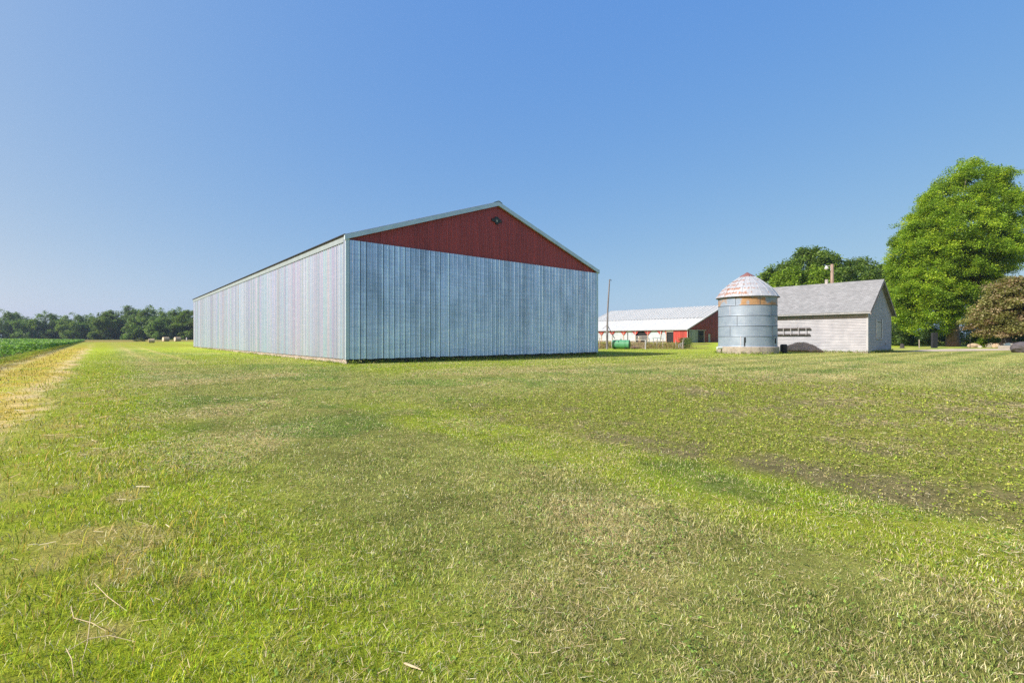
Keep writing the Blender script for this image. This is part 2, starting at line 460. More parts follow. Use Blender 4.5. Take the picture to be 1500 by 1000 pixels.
def lawn_keep(x, y, mk, q):
    p = (1 - .9 * sm(22, 62, np.hypot(x, y))) * (1 - .6 * sm(.3, -.5, mk['v']) * sm(-1.5, -.6, mk['v']))
    p = p - .85 * mk['bare'] - .9 * mk['field'] - .85 * mk['trk'] - .62 * mk['lane']
    return (q < p) & ~((mk['v'] < -4.9))
def lawn_col(c, mk, g):
    n = len(c)
    j = 1.08 * np.exp(g.normal(0, .36, (n, 1))) * (.62 + .7 * mk['n3'][:, None]) * np.array([1, 1, 1.0]) + g.normal(0, .05, (n, 3))
    q = g.random(n)
    pale = (q < .23 + .34 * mk['dry'] + .25 * mk['lane'])
    c2 = np.where(pale[:, None], np.array([.56, .50, .27]), c)
    dk = (q > .80)
    c2 = np.where(dk[:, None], c2 * np.array([.45, .62, .5]), c2)
    return np.clip(c2 * j, .01, .85)
def lawn_h(mk, q, r):
    h = .010 + .017 * q * q + .008 * mk['n2']
    h = h + mk['lush'] * .014 * q
    return h * (1 - .35 * mk['plot']) * np.clip(1 + (r - 8) / 60, 1, 1.4)
blades('grass', 'short mown lawn grass, part dry and part green', 1500000, 1.0, 64, 1.56, lawn_h, .0022, 5, lawn_keep, lawn_col)

def tall_keep(x, y, mk, q):
    m = sm(.85, .05, mk['v']) * sm(-1.7, -1.0, mk['v']) * (.35 + .65 * sm(.3, .6, mk['n2']))
    return (q < m * (1 - .7 * mk['mat']))
def tall_col(c, mk, g):
    n = len(c); q = g.random(n)[:, None]
    b = np.where(q < .34, np.array([[.58, .43, .10]]), np.where(q < .66, np.array([[.43, .47, .04]]), np.array([[.27, .37, .02]])))
    return np.clip(b * g.normal(1, .2, (n, 1)), .01, .7)
blades('grass', 'longer uncut yellow green grass margin at the lower left', 150000, 1.0, 26, 1.5,
       lambda mk, q, r: (.03 + .095 * q ** 4 + .03 * q * (mk['n2'] > .55)), .0028, 6, tall_keep, tall_col, lean=(.2, .9), amax=72)

blades('stubble', 'short yellow stubble standing in the lane beside the bean crop', 130000, 3.0, 70, 1.3,
       lambda mk, q, r: (.02 + .04 * q * q) * np.clip(r / 12, 1, 2.2), .0034, 16, lambda x, y, mk, q: q < .9 * mk['lane'] * (1 - .9 * mk['trk']),
       lambda c, mk, g: np.clip(np.array([(.58, .44, .07), (.50, .36, .05), (.64, .54, .20), (.36, .40, .05), (.44, .28, .06)])[g.integers(0, 5, len(c))] * g.normal(1, .18, (len(c), 1)), .01, .75), lean=(.2, .8), amax=80)
# stubble and loose straw
def litter(name, label, cat, n, r0, r1, power, ln, wd, seed, keep, cols, amax=66, zoff=.01, tilt=.12):
    g = np.random.default_rng(seed)
    q = g.random(n); e = 2 - power
    r = (r0 ** e + q * (r1 ** e - r0 ** e)) ** (1 / e); a = np.radians(g.uniform(-amax, amax, n))
    x = r * np.sin(a); y = r * np.cos(a); _, mk = lawn(x, y)
    k = keep(x, y, mk, g.random(n)) & ~inside_building(x, y); x, y, r = x[k], y[k], r[k]; n = len(x)
    L = g.uniform(*ln, n) * np.clip(r / 5, 1, 2.4); w = g.uniform(*wd, n) * np.clip(r / 3, 1, 4); az = g.uniform(0, 2 * np.pi, n); tl = g.normal(0, tilt, n)
    d = np.stack([np.cos(az) * np.cos(tl), np.sin(az) * np.cos(tl), np.sin(tl)], -1) * L[:, None] / 2
    s = np.stack([-np.sin(az), np.cos(az), g.normal(0, .4, n)], -1) * w[:, None] / 2
    c = np.stack([x, y, gh(x, y) + zoff * g.uniform(.6, 2.6, n) + np.abs(d[:, 2])], -1)
    P = np.stack([c - d - s, c - d + s, c + d + s, c + d - s], 1)
    f = np.arange(n * 4).reshape(n, 4)
    cols = np.array(cols); t = cols[g.integers(0, len(cols), n)] * g.normal(1, .15, (n, 1))
    me = fast_mesh(name, P.reshape(-1, 3), f, GRASS, np.repeat(np.clip(t, .01, .8), 4, 0))
    return tag(link(name, me), label, cat, kind='stuff')
litter('straw', 'loose pale straw scattered over the uncut margin and stubble lane', 'straw', 90000, 1.2, 60, 1.35, (.03, .10), (.0014, .0034), 8,
       lambda x, y, mk, q: q < np.maximum(.55 * mk['mat'], .30 * sm(1.0, .2, mk['v']) * sm(-5, -4, mk['v']) * sm(.25, .7, mk['n2']) + .8 * mk['trk']),
       [(.60, .50, .28), (.52, .40, .18), (.66, .58, .38), (.40, .30, .13)], amax=74)
litter('thatch', 'dry clippings lying among the mown lawn grass', 'thatch', 200000, 1.2, 24, 1.5, (.018, .05), (.0012, .0026), 9,
       lambda x, y, mk, q: (q < .12 + .6 * mk['dry']) & (mk['v'] > .4),
       [(.56, .47, .25), (.46, .37, .19), (.62, .56, .36), (.36, .30, .15)])
def leaflets(name, label, n, r0, r1, power, size, seed, keep, cols, hmax, amax=60):
    g = np.random.default_rng(seed)
    q = g.random(n); e = 2 - power
    r = (r0 ** e + q * (r1 ** e - r0 ** e)) ** (1 / e); a = np.radians(g.uniform(-amax, amax, n))
    x = r * np.sin(a); y = r * np.cos(a); _, mk = lawn(x, y)
    k = keep(x, y, mk, g.random(n)) & ~inside_building(x, y); x, y, r = x[k], y[k], r[k]; n = len(x)
    reps = 4
    x = np.repeat(x, reps) + g.normal(0, 1, n * reps) * size * 1.1; y = np.repeat(y, reps) + g.normal(0, 1, n * reps) * size * 1.1; r = np.repeat(r, reps)
    tb = np.repeat(np.exp(g.normal(0, .3, (n, 1))), reps, 0); ci = np.repeat(g.integers(0, len(cols), n), reps); n *= reps
    s = size * g.uniform(.5, 1.2, n) * np.clip((r / 4) ** .6, 1, 4)
    az = g.uniform(0, 2 * np.pi, n); tl = g.normal(0, .5, n); rl = g.normal(0, .45, n)
    d = np.stack([np.cos(az) * np.cos(tl), np.sin(az) * np.cos(tl), np.sin(tl)], -1); w = np.stack([-np.sin(az) * np.cos(rl), np.cos(az) * np.cos(rl), np.sin(rl)], -1)
    c = np.stack([x, y, gh(x, y) + .004 + hmax * g.random(n)], -1)
    P = np.stack([c - d * s[:, None], c + w * s[:, None] * .62, c + d * s[:, None], c - w * s[:, None] * .62], 1)
    t = np.array(cols)[ci] * tb * g.normal(1, .1, (n, 1))
    me = fast_mesh(name, P.reshape(-1, 3), np.arange(n * 4).reshape(n, 4), GRASS, np.repeat(np.clip(t, .01, .7), 4, 0))
    return tag(link(name, me), label, 'weeds', kind='stuff')
leaflets('weeds', 'low broadleaf weeds covering the half bare garden plot', 110000, 2.6, 26, 1.35, .0085, 12,
         lambda x, y, mk, q: q < mk['plot'] * (1 - .75 * mk['bare']), [(.30, .38, .045), (.25, .33, .04), (.33, .36, .07), (.19, .28, .04), (.29, .27, .10)], .03)
leaflets('clover', 'small clover leaves growing in tufts through the lawn', 60000, 1.2, 22, 1.5, .0085, 13,
         lambda x, y, mk, q: (q < .10 + .6 * (mk['n2'] > .58)) & (mk['plot'] < .4) & (mk['v'] > .2), [(.17, .29, .05), (.20, .31, .06), (.14, .23, .045)], .03)

# ------------------------------------------------------------------ soybeans
LEAF = foliage('leaves', .42, .5, .35)
def beans():
    g = np.random.default_rng(31); n = 105000
    uu = 17 + 177 * g.random(n) ** 1.6; row = -4.25 - .76 * np.floor(45 * g.random(n) ** 1.7)
    vv = row + g.normal(0, .17, n)
    x = U[0] * uu + V[0] * vv; y = U[1] * uu + V[1] * vv
    d = np.hypot(x, y)
    hgt = (.68 + .25 * fbm(x, y, .3, 3, 40)) * np.clip(1.15 - (uu - 17) / 200, .6, 1.1)
    z = gh(x, y) + hgt * (1 - .75 * g.random(n) ** 2.2)
    s = g.uniform(.05, .10, n) * np.clip(d / 40, 1, 2.2)
    az = g.uniform(0, 2 * np.pi, n); tl = g.normal(-.3, .45, n); rl = g.normal(0, .5, n)
    dd = np.stack([np.cos(az) * np.cos(tl), np.sin(az) * np.cos(tl), np.sin(tl)], -1); w = np.stack([-np.sin(az) * np.cos(rl), np.cos(az) * np.cos(rl), np.sin(rl)], -1)
    c = np.stack([x, y, z], -1)
    P = np.stack([c - dd * s[:, None], c + w * s[:, None] * .7, c + dd * s[:, None], c - w * s[:, None] * .7], 1)
    cols = np.array([(.135, .28, .065), (.17, .33, .08), (.10, .22, .06), (.22, .37, .11)])
    t = cols[g.integers(0, 4, n)] * g.normal(1, .15, (n, 1))
    me = fast_mesh('soybean_crop', P.reshape(-1, 3), np.arange(n * 4).reshape(n, 4), LEAF, np.repeat(np.clip(t, .01, .5), 4, 0))
    tag(link('soybean_crop', me), 'dense dark green soybean crop growing at the left edge', 'crop', kind='stuff')
beans()

# ------------------------------------------------------------------ trees
BARK = simple('bark', (.17, .14, .115), .9, 0, .4, 3.0, (3, 3, .5), .8)
BARK2 = simple('dark_bark', (.045, .042, .042), .9, 0, .4, 3.0, (3, 3, .5), .8)
def leaf_quads(c, s, g, up=.8, tint=None):
    """rhombic leaves centred at c with half-size s, facing mostly up"""
    n = len(c)
    nrm = g.normal(0, 1, (n, 3)); nrm[:, 2] = np.abs(nrm[:, 2]) + up; nrm /= np.linalg.norm(nrm, axis=1)[:, None]
    r = g.normal(0, 1, (n, 3)); a = np.cross(nrm, r); a /= np.linalg.norm(a, axis=1)[:, None]; b = np.cross(nrm, a)
    s = s[:, None]
    fold = nrm * s * .25
    return np.stack([c - a * s, c + b * s * .62 + fold, c + a * s, c - b * s * .62 + fold], 1)

def crown_mesh(name, prof, n_spray, n_leaf, leaf, cols, seed, spray=(1.3, .5), shell=.45, droop=.25, depth=1.0, mat=None, lobes=1.0, boughs=0, br=(1.2, 2.2), wisps=0):
    """prof: rows (height, centre x, half width); leaves grow in flattened sprays, thinner inside"""
    g = np.random.default_rng(seed)
    hs = np.array([p[0] for p in prof]); cx = np.array([p[1] for p in prof]); hw = np.array([p[2] for p in prof])
    grid = np.linspace(hs[0], hs[-1], 200); wts = np.interp(grid, hs, hw) ** 1.25 + .05; cdf = np.cumsum(wts) / wts.sum()
    h = np.interp(g.random(n_spray), cdf, grid) + g.normal(0, .1, n_spray)
    w = np.interp(h, hs, hw); c0 = np.interp(h, hs, cx)
    a = g.uniform(0, 2 * np.pi, n_spray)
    lob = 1 + lobes * (.16 * np.sin(a * 3 + h * .7 + seed) + .12 * np.sin(a * 5 - h * 1.3))
    rf = (shell + (1 - shell) * g.random(n_spray) ** .6) * lob * .96
    X = c0 + np.cos(a) * rf * w; Y = np.sin(a) * rf * w * depth; C = np.stack([X, Y, h], -1)
    if boughs:   # gather the sprays on the outer, upper side of a smaller number of boughs
        bi = g.integers(0, boughs, n_spray); BR = g.uniform(*br, boughs)[bi]; C = C[bi].copy()
        dv = g.normal(0, 1, (n_spray, 3)); dv /= np.linalg.norm(dv, axis=1)[:, None]
        ow = np.stack([np.cos(a[bi]), np.sin(a[bi]), .35 + 0 * BR], -1)
        dv = dv + ow * .75; dv /= np.linalg.norm(dv, axis=1)[:, None]; dv[:, 2] *= .8
        C = C - ow * BR[:, None] * .7 + dv * BR[:, None] * g.uniform(.7, 1.05, n_spray)[:, None]
        a = a[bi]
        if wisps:   # a ragged fringe of long twigs
            m_ = int(n_spray * wisps); C[:m_] += (dv[:m_] * .6 + ow[:m_] * .5 + np.array([.25, 0, .35])) * g.uniform(.4, 1.5, m_)[:, None]
    sz = spray[0] * g.uniform(.65, 1.3, n_spray); th = spray[1] * g.uniform(.7, 1.3, n_spray)
    tint = np.array(cols)[g.integers(0, len(cols), n_spray)] * g.normal(1, .13, (n_spray, 1))
    m = n_spray * n_leaf
    k = np.repeat(np.arange(n_spray), n_leaf)
    p = np.clip(g.normal(0, .5, (m, 3)), -.95, .95) * np.stack([sz[k], sz[k], th[k]], -1)
    out = np.stack([np.cos(a[k]), np.sin(a[k])], -1)
    p[:, 2] -= droop * (p[:, 0] * out[:, 0] + p[:, 1] * out[:, 1])
    P = leaf_quads(C[k] + p, leaf * g.uniform(.6, 1.25, m), g)
    t = np.clip(tint[k] * g.normal(1, .16, (m, 1)), .006, .6)
    return fast_mesh(name, P.reshape(-1, 3), np.arange(m * 4).reshape(m, 4), mat or LEAF, np.repeat(t, 4, 0)), C

def trunk_mesh(h0, r0, targets, seed, fork=.8, bend=.2):
    g = random.Random(seed); mb = MB()
    pts = [(0, 0, -.2), (0, 0, .25), (g.uniform(-.1, .1), g.uniform(-.1, .1), h0 * .5), (g.uniform(-.15, .15), 0, h0)]
    mb.tube(pts, [r0 * 1.35, r0 * 1.08, r0 * .92, r0 * .8], 14)
    top = Vector(pts[-1])
    for i, t in enumerate(targets):
        t = Vector(t); s = Vector((0, 0, h0 * g.uniform(fork, 1.0))) + Vector((g.uniform(-.3, .3) * r0, g.uniform(-.3, .3) * r0, 0))
        m1 = s.lerp(t, .35) + Vector((g.uniform(-1, 1) * bend, g.uniform(-1, 1) * bend, .6)); m2 = s.lerp(t, .7) + Vector((g.uniform(-1, 1) * bend, g.uniform(-1, 1) * bend, .5))
        rr = r0 * g.uniform(.28, .48)
        mb.tube([s - Vector((0, 0, .2)), m1, m2, t], [rr, rr * .7, rr * .42, rr * .12], 7)
    return mb

def tree(name, label, loc, prof, n_spray, n_leaf, leaf, cols, seed, h0, r0, spray=(1.3, .5), shell=.45, bark=None, limbs=12, group=None, droop=.25, cat='tree', depth=1.0, lobes=1.0, **kw):
    root = empty(name, loc, 0, label, cat, group)
    me, C = crown_mesh('crown', prof, n_spray, n_leaf, leaf, cols, seed, spray, shell, droop, depth, lobes=lobes, **kw)
    link('crown', me, root)
    g = random.Random(seed); idx = [g.randrange(len(C)) for _ in range(limbs)]
    trunk_mesh(h0, r0, [tuple(C[i] * np.array([.85, .85, .97])) for i in idx], seed).build('trunk', bark or BARK, root, smooth=True)
    return root

MAPLE = [(.235, .375, .032), (.28, .425, .035), (.19, .315, .03), (.34, .475, .04), (.16, .27, .03)]
x, y, z = D(1396, 66)
tree('maple_tree', 'tall bright green maple with a massive trunk right of the grey outbuilding', (x, y, z),
     [(h_ * 1.125, c_ * 1.1 - .35, w_ * 1.03) for h_, c_, w_ in ((2.5, -2.8, 3.0), (3.7, -2.6, 4.9), (6.3, -1.7, 6.2), (9.3, -.2, 7.2), (12, .8, 8.4), (15, 2.0, 7.7), (17.2, 2.2, 6.6), (19, 2.6, 4.8), (20.4, 2.9, 4.5), (21.5, 3.0, 3.2), (22.2, 3.1, 1.6))],
     3300, 125, .108, MAPLE, 3, 5.4, .74, spray=(.72, .5), shell=.42, limbs=40, droop=.1, depth=.78, lobes=.5, boughs=760, br=(.6, 1.5), wisps=.07)
x, y, z = D(1474, 56.5)
tree('plum_tree', 'spreading bronze and green leaved ornamental tree at the right edge', (x, y, z),
     [(1.8, 1.1, 2.7), (2.9, 1.1, 3.4), (4.4, 1.1, 3.6), (6.0, 1.1, 2.9), (7.2, 1.1, 1.8), (7.9, 1.0, .6)],
     420, 200, .13, [(.27, .20, .115), (.25, .26, .09), (.34, .28, .17), (.21, .22, .085), (.30, .31, .12)], 5, 3.0, .42, spray=(1.0, .42), shell=.4, bark=BARK2, limbs=14, boughs=110, br=(.6, 1.2), wisps=.12)

# trees behind the outbuilding
OAK = [(.11, .19, .035), (.14, .225, .04), (.09, .155, .035), (.155, .25, .045)]
LIME = [(.18, .29, .025), (.21, .33, .03), (.14, .23, .025)]
x, y, z = D(1178, 104)
tree('oak_tree', 'broad dark green tree whose ragged top rises furthest left behind the outbuilding roof', (x, y, z),
     [(4, 0, 7.0), (8, -.3, 8.8), (12, -.2, 8.6), (15, .2, 7.4), (17.5, .7, 5.6), (19.8, 1, 2.6)], 700, 110, .26, OAK, 21, 5, .5, spray=(1.1, .9), limbs=18, group='trees behind the outbuilding', boughs=110, br=(1.3, 2.5), wisps=.08)
x, y, z = D(1172, 92)
tree('lime_tree', 'lighter green rounded tree right behind the outbuilding ridge and the pole lamp', (x, y, z),
     [(3, 0, 7.0), (6, 0, 8.2), (9, .3, 8.0), (11.5, .8, 6.6), (13.8, 1.2, 3.4)], 600, 110, .22, LIME, 22, 4, .4, spray=(1.0, .9), limbs=12, group='trees behind the outbuilding', boughs=120, br=(1.2, 2.2), wisps=.06)
x, y, z = D(1254, 112)
tree('oak_tree', 'thin dark tree with sky gaps between the pole lamp and the maple', (x, y, z),
     [(4, 0, 5.8), (9, 0, 7.0), (13, .2, 6.4), (16, .3, 4.6), (18.8, .6, 1.8)], 380, 100, .27, OAK, 23, 6, .45, spray=(1.2, .9), limbs=16, group='trees behind the outbuilding', shell=.5)
x, y, z = D(1284, 100)
tree('oak_tree', 'low dark tree half hidden by the left side of the maple', (x, y, z),
     [(2, 0, 4.2), (6, 0, 5.6), (10, .2, 5.4), (13, .3, 4.0), (16, .4, 1.6)], 380, 100, .25, OAK, 24, 4, .4, spray=(1.1, .9), limbs=10, group='trees behind the outbuilding')

# trees far beyond the white roofed barn
for px, dep, hh, sd in ((872, 215, 9.6, 61), (888, 225, 11.8, 62)):
    x, y, z = D(px, dep)
    tree('far_tree', ['dark treetop showing above the white barn roof behind the leaning pole', 'dark treetop at the corner of the galvanised shed above the white roof'][px == 872], (x, y, z),
         [(2, 0, 3.4), (5, 0, 4.4), (hh - 2, 0, 3.0), (hh, 0, .8)], 60, 60, .35, OAK, sd, 3, .3, spray=(1.6, .8), limbs=5)

# the far treeline: four trees, copied
FARC = [[(.14, .24, .055), (.18, .29, .065), (.10, .18, .05)], [(.16, .25, .06), (.21, .31, .07), (.115, .195, .055)],
        [(.13, .21, .045), (.155, .235, .05), (.11, .18, .04)], [(.125, .205, .065), (.15, .235, .07), (.105, .17, .06)]]
protos = []
for i in range(4):
    H = [16.5, 16, 15, 20][i]; wd = [8.5, 9.5, 7.5, 9.0][i]
    prof = [(.4, 0, wd * .72), (H * .2, 0, wd * .95), (H * .5, 0, wd), (H * .75, .4, wd * .78), (H * .92, .6, wd * .42), (H, .7, wd * .12)]
    me, C = crown_mesh('crown', prof, 260, 70, .34, FARC[i], 70 + i, (1.3, 1.0), .4, .15, boughs=34, br=(1.6, 3.4), wisps=.08)
    protos.append((me, trunk_mesh(4, .4, [tuple(C[k] * .8) for k in range(6)], i)))
KIND_LABEL = ['dark green round topped tree in the far treeline beyond the field', 'mid green spreading tree in the far treeline beyond the field',
              'light yellow green tree standing out of the dark far treeline', 'tallest dome topped dark tree in the far treeline']
first = {}
def far_tree(k, px, dep, s, rz):
    x, y, z = D(px, dep)
    if k not in first:
        root = empty('far_tree', (x, y, z)); link('crown', protos[k][0], root); protos[k][1].build('trunk', BARK2, root)
        first[k] = root
    else: root = copy_tree(first[k])
    root.location = (x, y, z); root.scale = (s, s, s); root.rotation_euler = (0, 0, rz)
    tag(root, KIND_LABEL[k], 'tree', 'trees of the far treeline'); return root
g = random.Random(5)
row = [(0, -78, 300, .95), (1, -50, 292, 1.0), (0, -25, 300, 1.02), (1, 4, 288, 1.05), (3, 22, 310, .84), (0, 44, 286, 1.0), (1, 66, 292, 1.0), (0, 88, 296, 1.02), (1, 108, 284, .92),
       (0, 126, 300, .98), (1, 140, 292, .82), (2, 152, 270, .98), (2, 168, 280, 1.1), (3, 188, 282, .97), (0, 206, 268, 1.08), (1, 222, 272, 1.12), (0, 240, 262, .98), (1, 256, 268, 1.05), (2, 279, 262, 1.05), (0, 298, 266, 1.0), (1, 268, 290, 1.05),
       (1, 20, 325, 1.06), (0, 80, 330, 1.05), (1, 130, 330, 1.02), (0, 175, 320, 1.2), (1, 232, 320, 1.2), (0, -60, 330, 1.05), (0, 316, 270, 1.0)]
for k, px, dep, s in row:
    far_tree(k, px, dep, s, g.uniform(0, 6.28))

# ------------------------------------------------------------------ shrubs
def shrub(name, label, loc, rx, hz, n, per, leaf, cols, seed, group=None, cat='shrub', mat=None):
    prof = [(.02, 0, rx * .8), (hz * .3, 0, rx), (hz * .65, 0, rx * .8), (hz * .9, 0, rx * .4), (hz, 0, rx * .1)]
    me, _ = crown_mesh(name, prof, n, per, leaf, cols, seed, (rx * .35, hz * .16), .35, .3, mat=mat)
    return tag(link(name, me, None, loc), label, cat, group)
DK = [(.08, .14, .035), (.11, .18, .045), (.06, .11, .03)]
for px, dep, rx, hz, sd, lb in ((1316, 72, 2.6, 3.4, 1, 'dark leafy shrub against the right wall of the grey outbuilding'), (1342, 78, 3.0, 3.6, 2, 'dark shrub behind the short white stake'),
                            (1368, 76, 2.6, 3.0, 3, 'dark shrub behind the leaning slate post'), (1415, 78, 3.2, 3.8, 4, 'dark shrub right behind the maple trunk'),
                            (1455, 84, 4.0, 4.2, 6, 'deep green shrub behind the rock border'), (1502, 84, 4.0, 4.6, 7, 'deep green shrub behind the round grey green bush'), (1535, 80, 4, 4.4, 8, 'deep green shrub at the far right frame edge')):
    x, y, z = D(px, dep)
    shrub('shrub', lb, (x, y, z), rx, hz, 70, 90, .13, DK, 200 + sd, 'shrubs behind the driveway')
x, y, z = D(1447, 63); shrub('hosta', 'low bright yellow green plant beside the rock border', (x, y, z), 1.5, 1.25, 45, 60, .12, [(.24, .34, .02), (.20, .30, .02), (.15, .25, .025)], 230, None, 'plant')
x, y, z = D(1436, 66); shrub('hosta', 'yellow green clump of leaves nearer the maple trunk', (x, y, z), 1.3, 1.7, 40, 60, .12, [(.20, .29, .03), (.16, .25, .025), (.13, .21, .025)], 231, None, 'plant')
x, y, z = D(1491, 60); shrub('round_bush', 'rounded grey green bush behind the pale stone slabs', (x, y, z), 1.4, 1.75, 60, 110, .06, [(.11, .15, .075), (.13, .17, .09), (.09, .12, .06)], 233)

# ------------------------------------------------------------------ galvanised machine shed
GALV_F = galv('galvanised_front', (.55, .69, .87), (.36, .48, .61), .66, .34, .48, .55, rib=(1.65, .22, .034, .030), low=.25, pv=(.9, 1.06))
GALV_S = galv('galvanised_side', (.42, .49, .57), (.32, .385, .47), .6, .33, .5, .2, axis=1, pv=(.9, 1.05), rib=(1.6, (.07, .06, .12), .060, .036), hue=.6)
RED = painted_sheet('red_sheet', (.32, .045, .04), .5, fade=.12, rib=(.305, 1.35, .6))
REDB = painted_sheet('barn_red', (.36, .040, .030), .5, axis=1)
REDG = painted_sheet('barn_red_gable', (.26, .028, .026), .5)
TRIM = simple('pale_trim', (.48, .60, .65), .45, .25, .1, 2.0, bmp=0)
FASC = simple('eave_trim', (.27, .335, .355), .5, .25, .1, 2.0, bmp=0)
CONC = simple('concrete', (.30, .265, .225), .95, 0, .3, 3.0, bmp=.6, dirt=((.24, .20, .16), .52))
DARK = simple('dark_gap', (.012, .013, .015), .9, 0, .3, 4, bmp=0)
WHITE_ROOF = painted_sheet('white_roof', (.48, .51, .505), .45, axis=1, fade=.05)
UPPER_ROOF = painted_sheet('white_roof_upper', (.46, .49, .485), .45, axis=1, fade=.05, rib=(.92, 1.15, .04, .17, .16))  # dark stripes paint in the shade beside the roof ribs
def shed():
    root = empty('machine_shed', (SHED[0], SHED[1], 0), GRID, 'huge galvanised metal machine shed with red gable and sliding doors', 'shed')
    Wd, Ln, zb, ze, zp, zd = 18.72, 51.0, .235, 6.10, 9.35, 6.02
    hw = Wd / 2
    rise = lambda a: ze + (zp - ze) * (1 - abs(a - hw) / hw)
    MB().box((.04, .04, -.5), (Wd - .04, .34, zb + .02)).box((.04, .34, -.5), (.34, Ln - .04, zb + .02)).box((Wd - .34, .34, -.5), (Wd - .04, Ln - .04, zb + .02)).box((.34, Ln - .34, -.5), (Wd - .34, Ln - .04, zb + .02)).build('foundation', CONC, root)
    MB().box((.10, -.012, -.4), (Wd - .03, .038, zb + .03)).build('skirt_strip', simple('foundation_shade', (.05, .05, .04), .9, 0, .4, 5), root)  # dark strip added over the front foundation to stand for its shade
    gr = random.Random(3)
    jit = {}
    def bot(a):
        k = round(a, 2)
        if k not in jit: jit[k] = zb + gr.choice([0, 0, 0, .006, .012, .02, -.01])
        return jit[k]
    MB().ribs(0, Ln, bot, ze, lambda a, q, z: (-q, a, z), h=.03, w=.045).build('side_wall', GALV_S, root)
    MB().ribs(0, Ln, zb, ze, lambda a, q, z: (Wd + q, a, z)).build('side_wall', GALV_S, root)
    MB().ribs(0, Wd, zb, rise, lambda a, q, z: (a, Ln + q, z), extra=(hw,)).build('rear_wall', RED, root)
    MB().ribs(0.02, Wd - .02, zb, rise, lambda a, q, z: (a, .03 - q, z), extra=(hw,), h=.022).build('gable_wall', RED, root)
    for a0, a1 in ((.145, hw - .01), (hw + .01, Wd - .135)):
        jit2 = {}
        def bot2(a):
            k = round(a / .3)
            if k not in jit2: jit2[k] = zb + gr.choice([0, 0, .01, .02, .03, -.01, .01])
            return jit2[k]
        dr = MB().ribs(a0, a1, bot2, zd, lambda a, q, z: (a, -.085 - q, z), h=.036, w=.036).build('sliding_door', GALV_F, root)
        MB().box((a0 + .01, -.08, zb + .1), (a0 + .09, -.03, zd - .02)).box((a1 - .09, -.08, zb + .1), (a1 - .01, -.03, zd - .02)).box((a0 + .09, -.08, zd - .1), (a1 - .09, -.03, zd - .02)).build('door_frame', DARK, dr)
    for xx in (-.05, Wd - .13):
        MB().box((xx, -.075, zb - .01), (xx + .19, -.005, ze + .02)).build('corner_trim', TRIM, root, bevel=.01)
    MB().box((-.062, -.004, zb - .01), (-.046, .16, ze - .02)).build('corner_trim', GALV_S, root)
    # roof slopes, ribbed, with rake trim and eave fascia
    sl = math.hypot(hw + .12, (zp - ze) * (hw + .12) / hw); th = math.atan2(zp - ze, hw)
    for s in (1, -1):
        def at(a, q, t, s=s):
            dx = (hw + .14) - t * math.cos(th) if s > 0 else (hw + .14) - t * math.cos(th)
            zz = zp + .2 - dx * math.tan(th)
            xx = hw - dx if s > 0 else hw + dx
            return (xx, a, zz + q)
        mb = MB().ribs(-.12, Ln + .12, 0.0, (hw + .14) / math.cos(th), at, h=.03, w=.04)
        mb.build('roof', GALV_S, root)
        # rake trim: a folded strip following the slope, proud of the gable
        z_e = zp + .19 - (hw + .12) * math.tan(th)
        xe = hw - s * (hw + .12)
        d = -.255
        MB().prism([(xe, -.16, z_e), (hw, -.16, zp + .19), (hw, -.16, zp + .19 + d * .96), (xe, -.16, z_e + d * .96)], (0, .12, 0)).build('rake_trim', TRIM, root)
        xa = -.03 if s > 0 else Wd + .03
        MB().box((xa - .03, -.03, ze - .17), (xa + .03, Ln, ze + .12)).build('eave_fascia', FASC, root)
        xb = xa - s * .07
        MB().box((xb - .035, -.15, ze + .125), (xb + .035, Ln + .1, ze + .175)).build('drip_edge', DARK, root)
    MB().prism([(hw - .3, -.17, zp + .13), (hw, -.17, zp + .235), (hw + .3, -.17, zp + .13), (hw, -.17, zp + .265)], (0, Ln + .3, 0)).build('ridge_cap', TRIM, root)
    # gable emblem: dark winged shield with a pale mark
    zc, xc = 8.42, 9.3
    pl = [(-.30, .08), (-.17, .05), (-.13, .15), (0, .20), (.13, .15), (.17, .05), (.30, .08), (.30, -.10), (.17, -.09), (.10, -.17), (0, -.23), (-.10, -.17), (-.17, -.09), (-.30, -.10)]
    pl = [(a * 1.25, b * 1.15) for a, b in pl]
    em = MB().prism([(xc + a, -.05, zc + b) for a, b in pl], (0, .03, 0)).build('emblem', simple('emblem_dark', (.018, .024, .02), .5, bmp=0), root)
    MB().prism([(xc - .07, -.062, zc + .09), (xc, -.062, zc - .03), (xc + .06, -.062, zc + .08), (xc + .02, -.062, zc - .12), (xc - .03, -.062, zc - .1)], (0, .01, 0)).build('emblem_mark', simple('emblem_pale', (.42, .46, .38), .6, bmp=0), em)
shed()

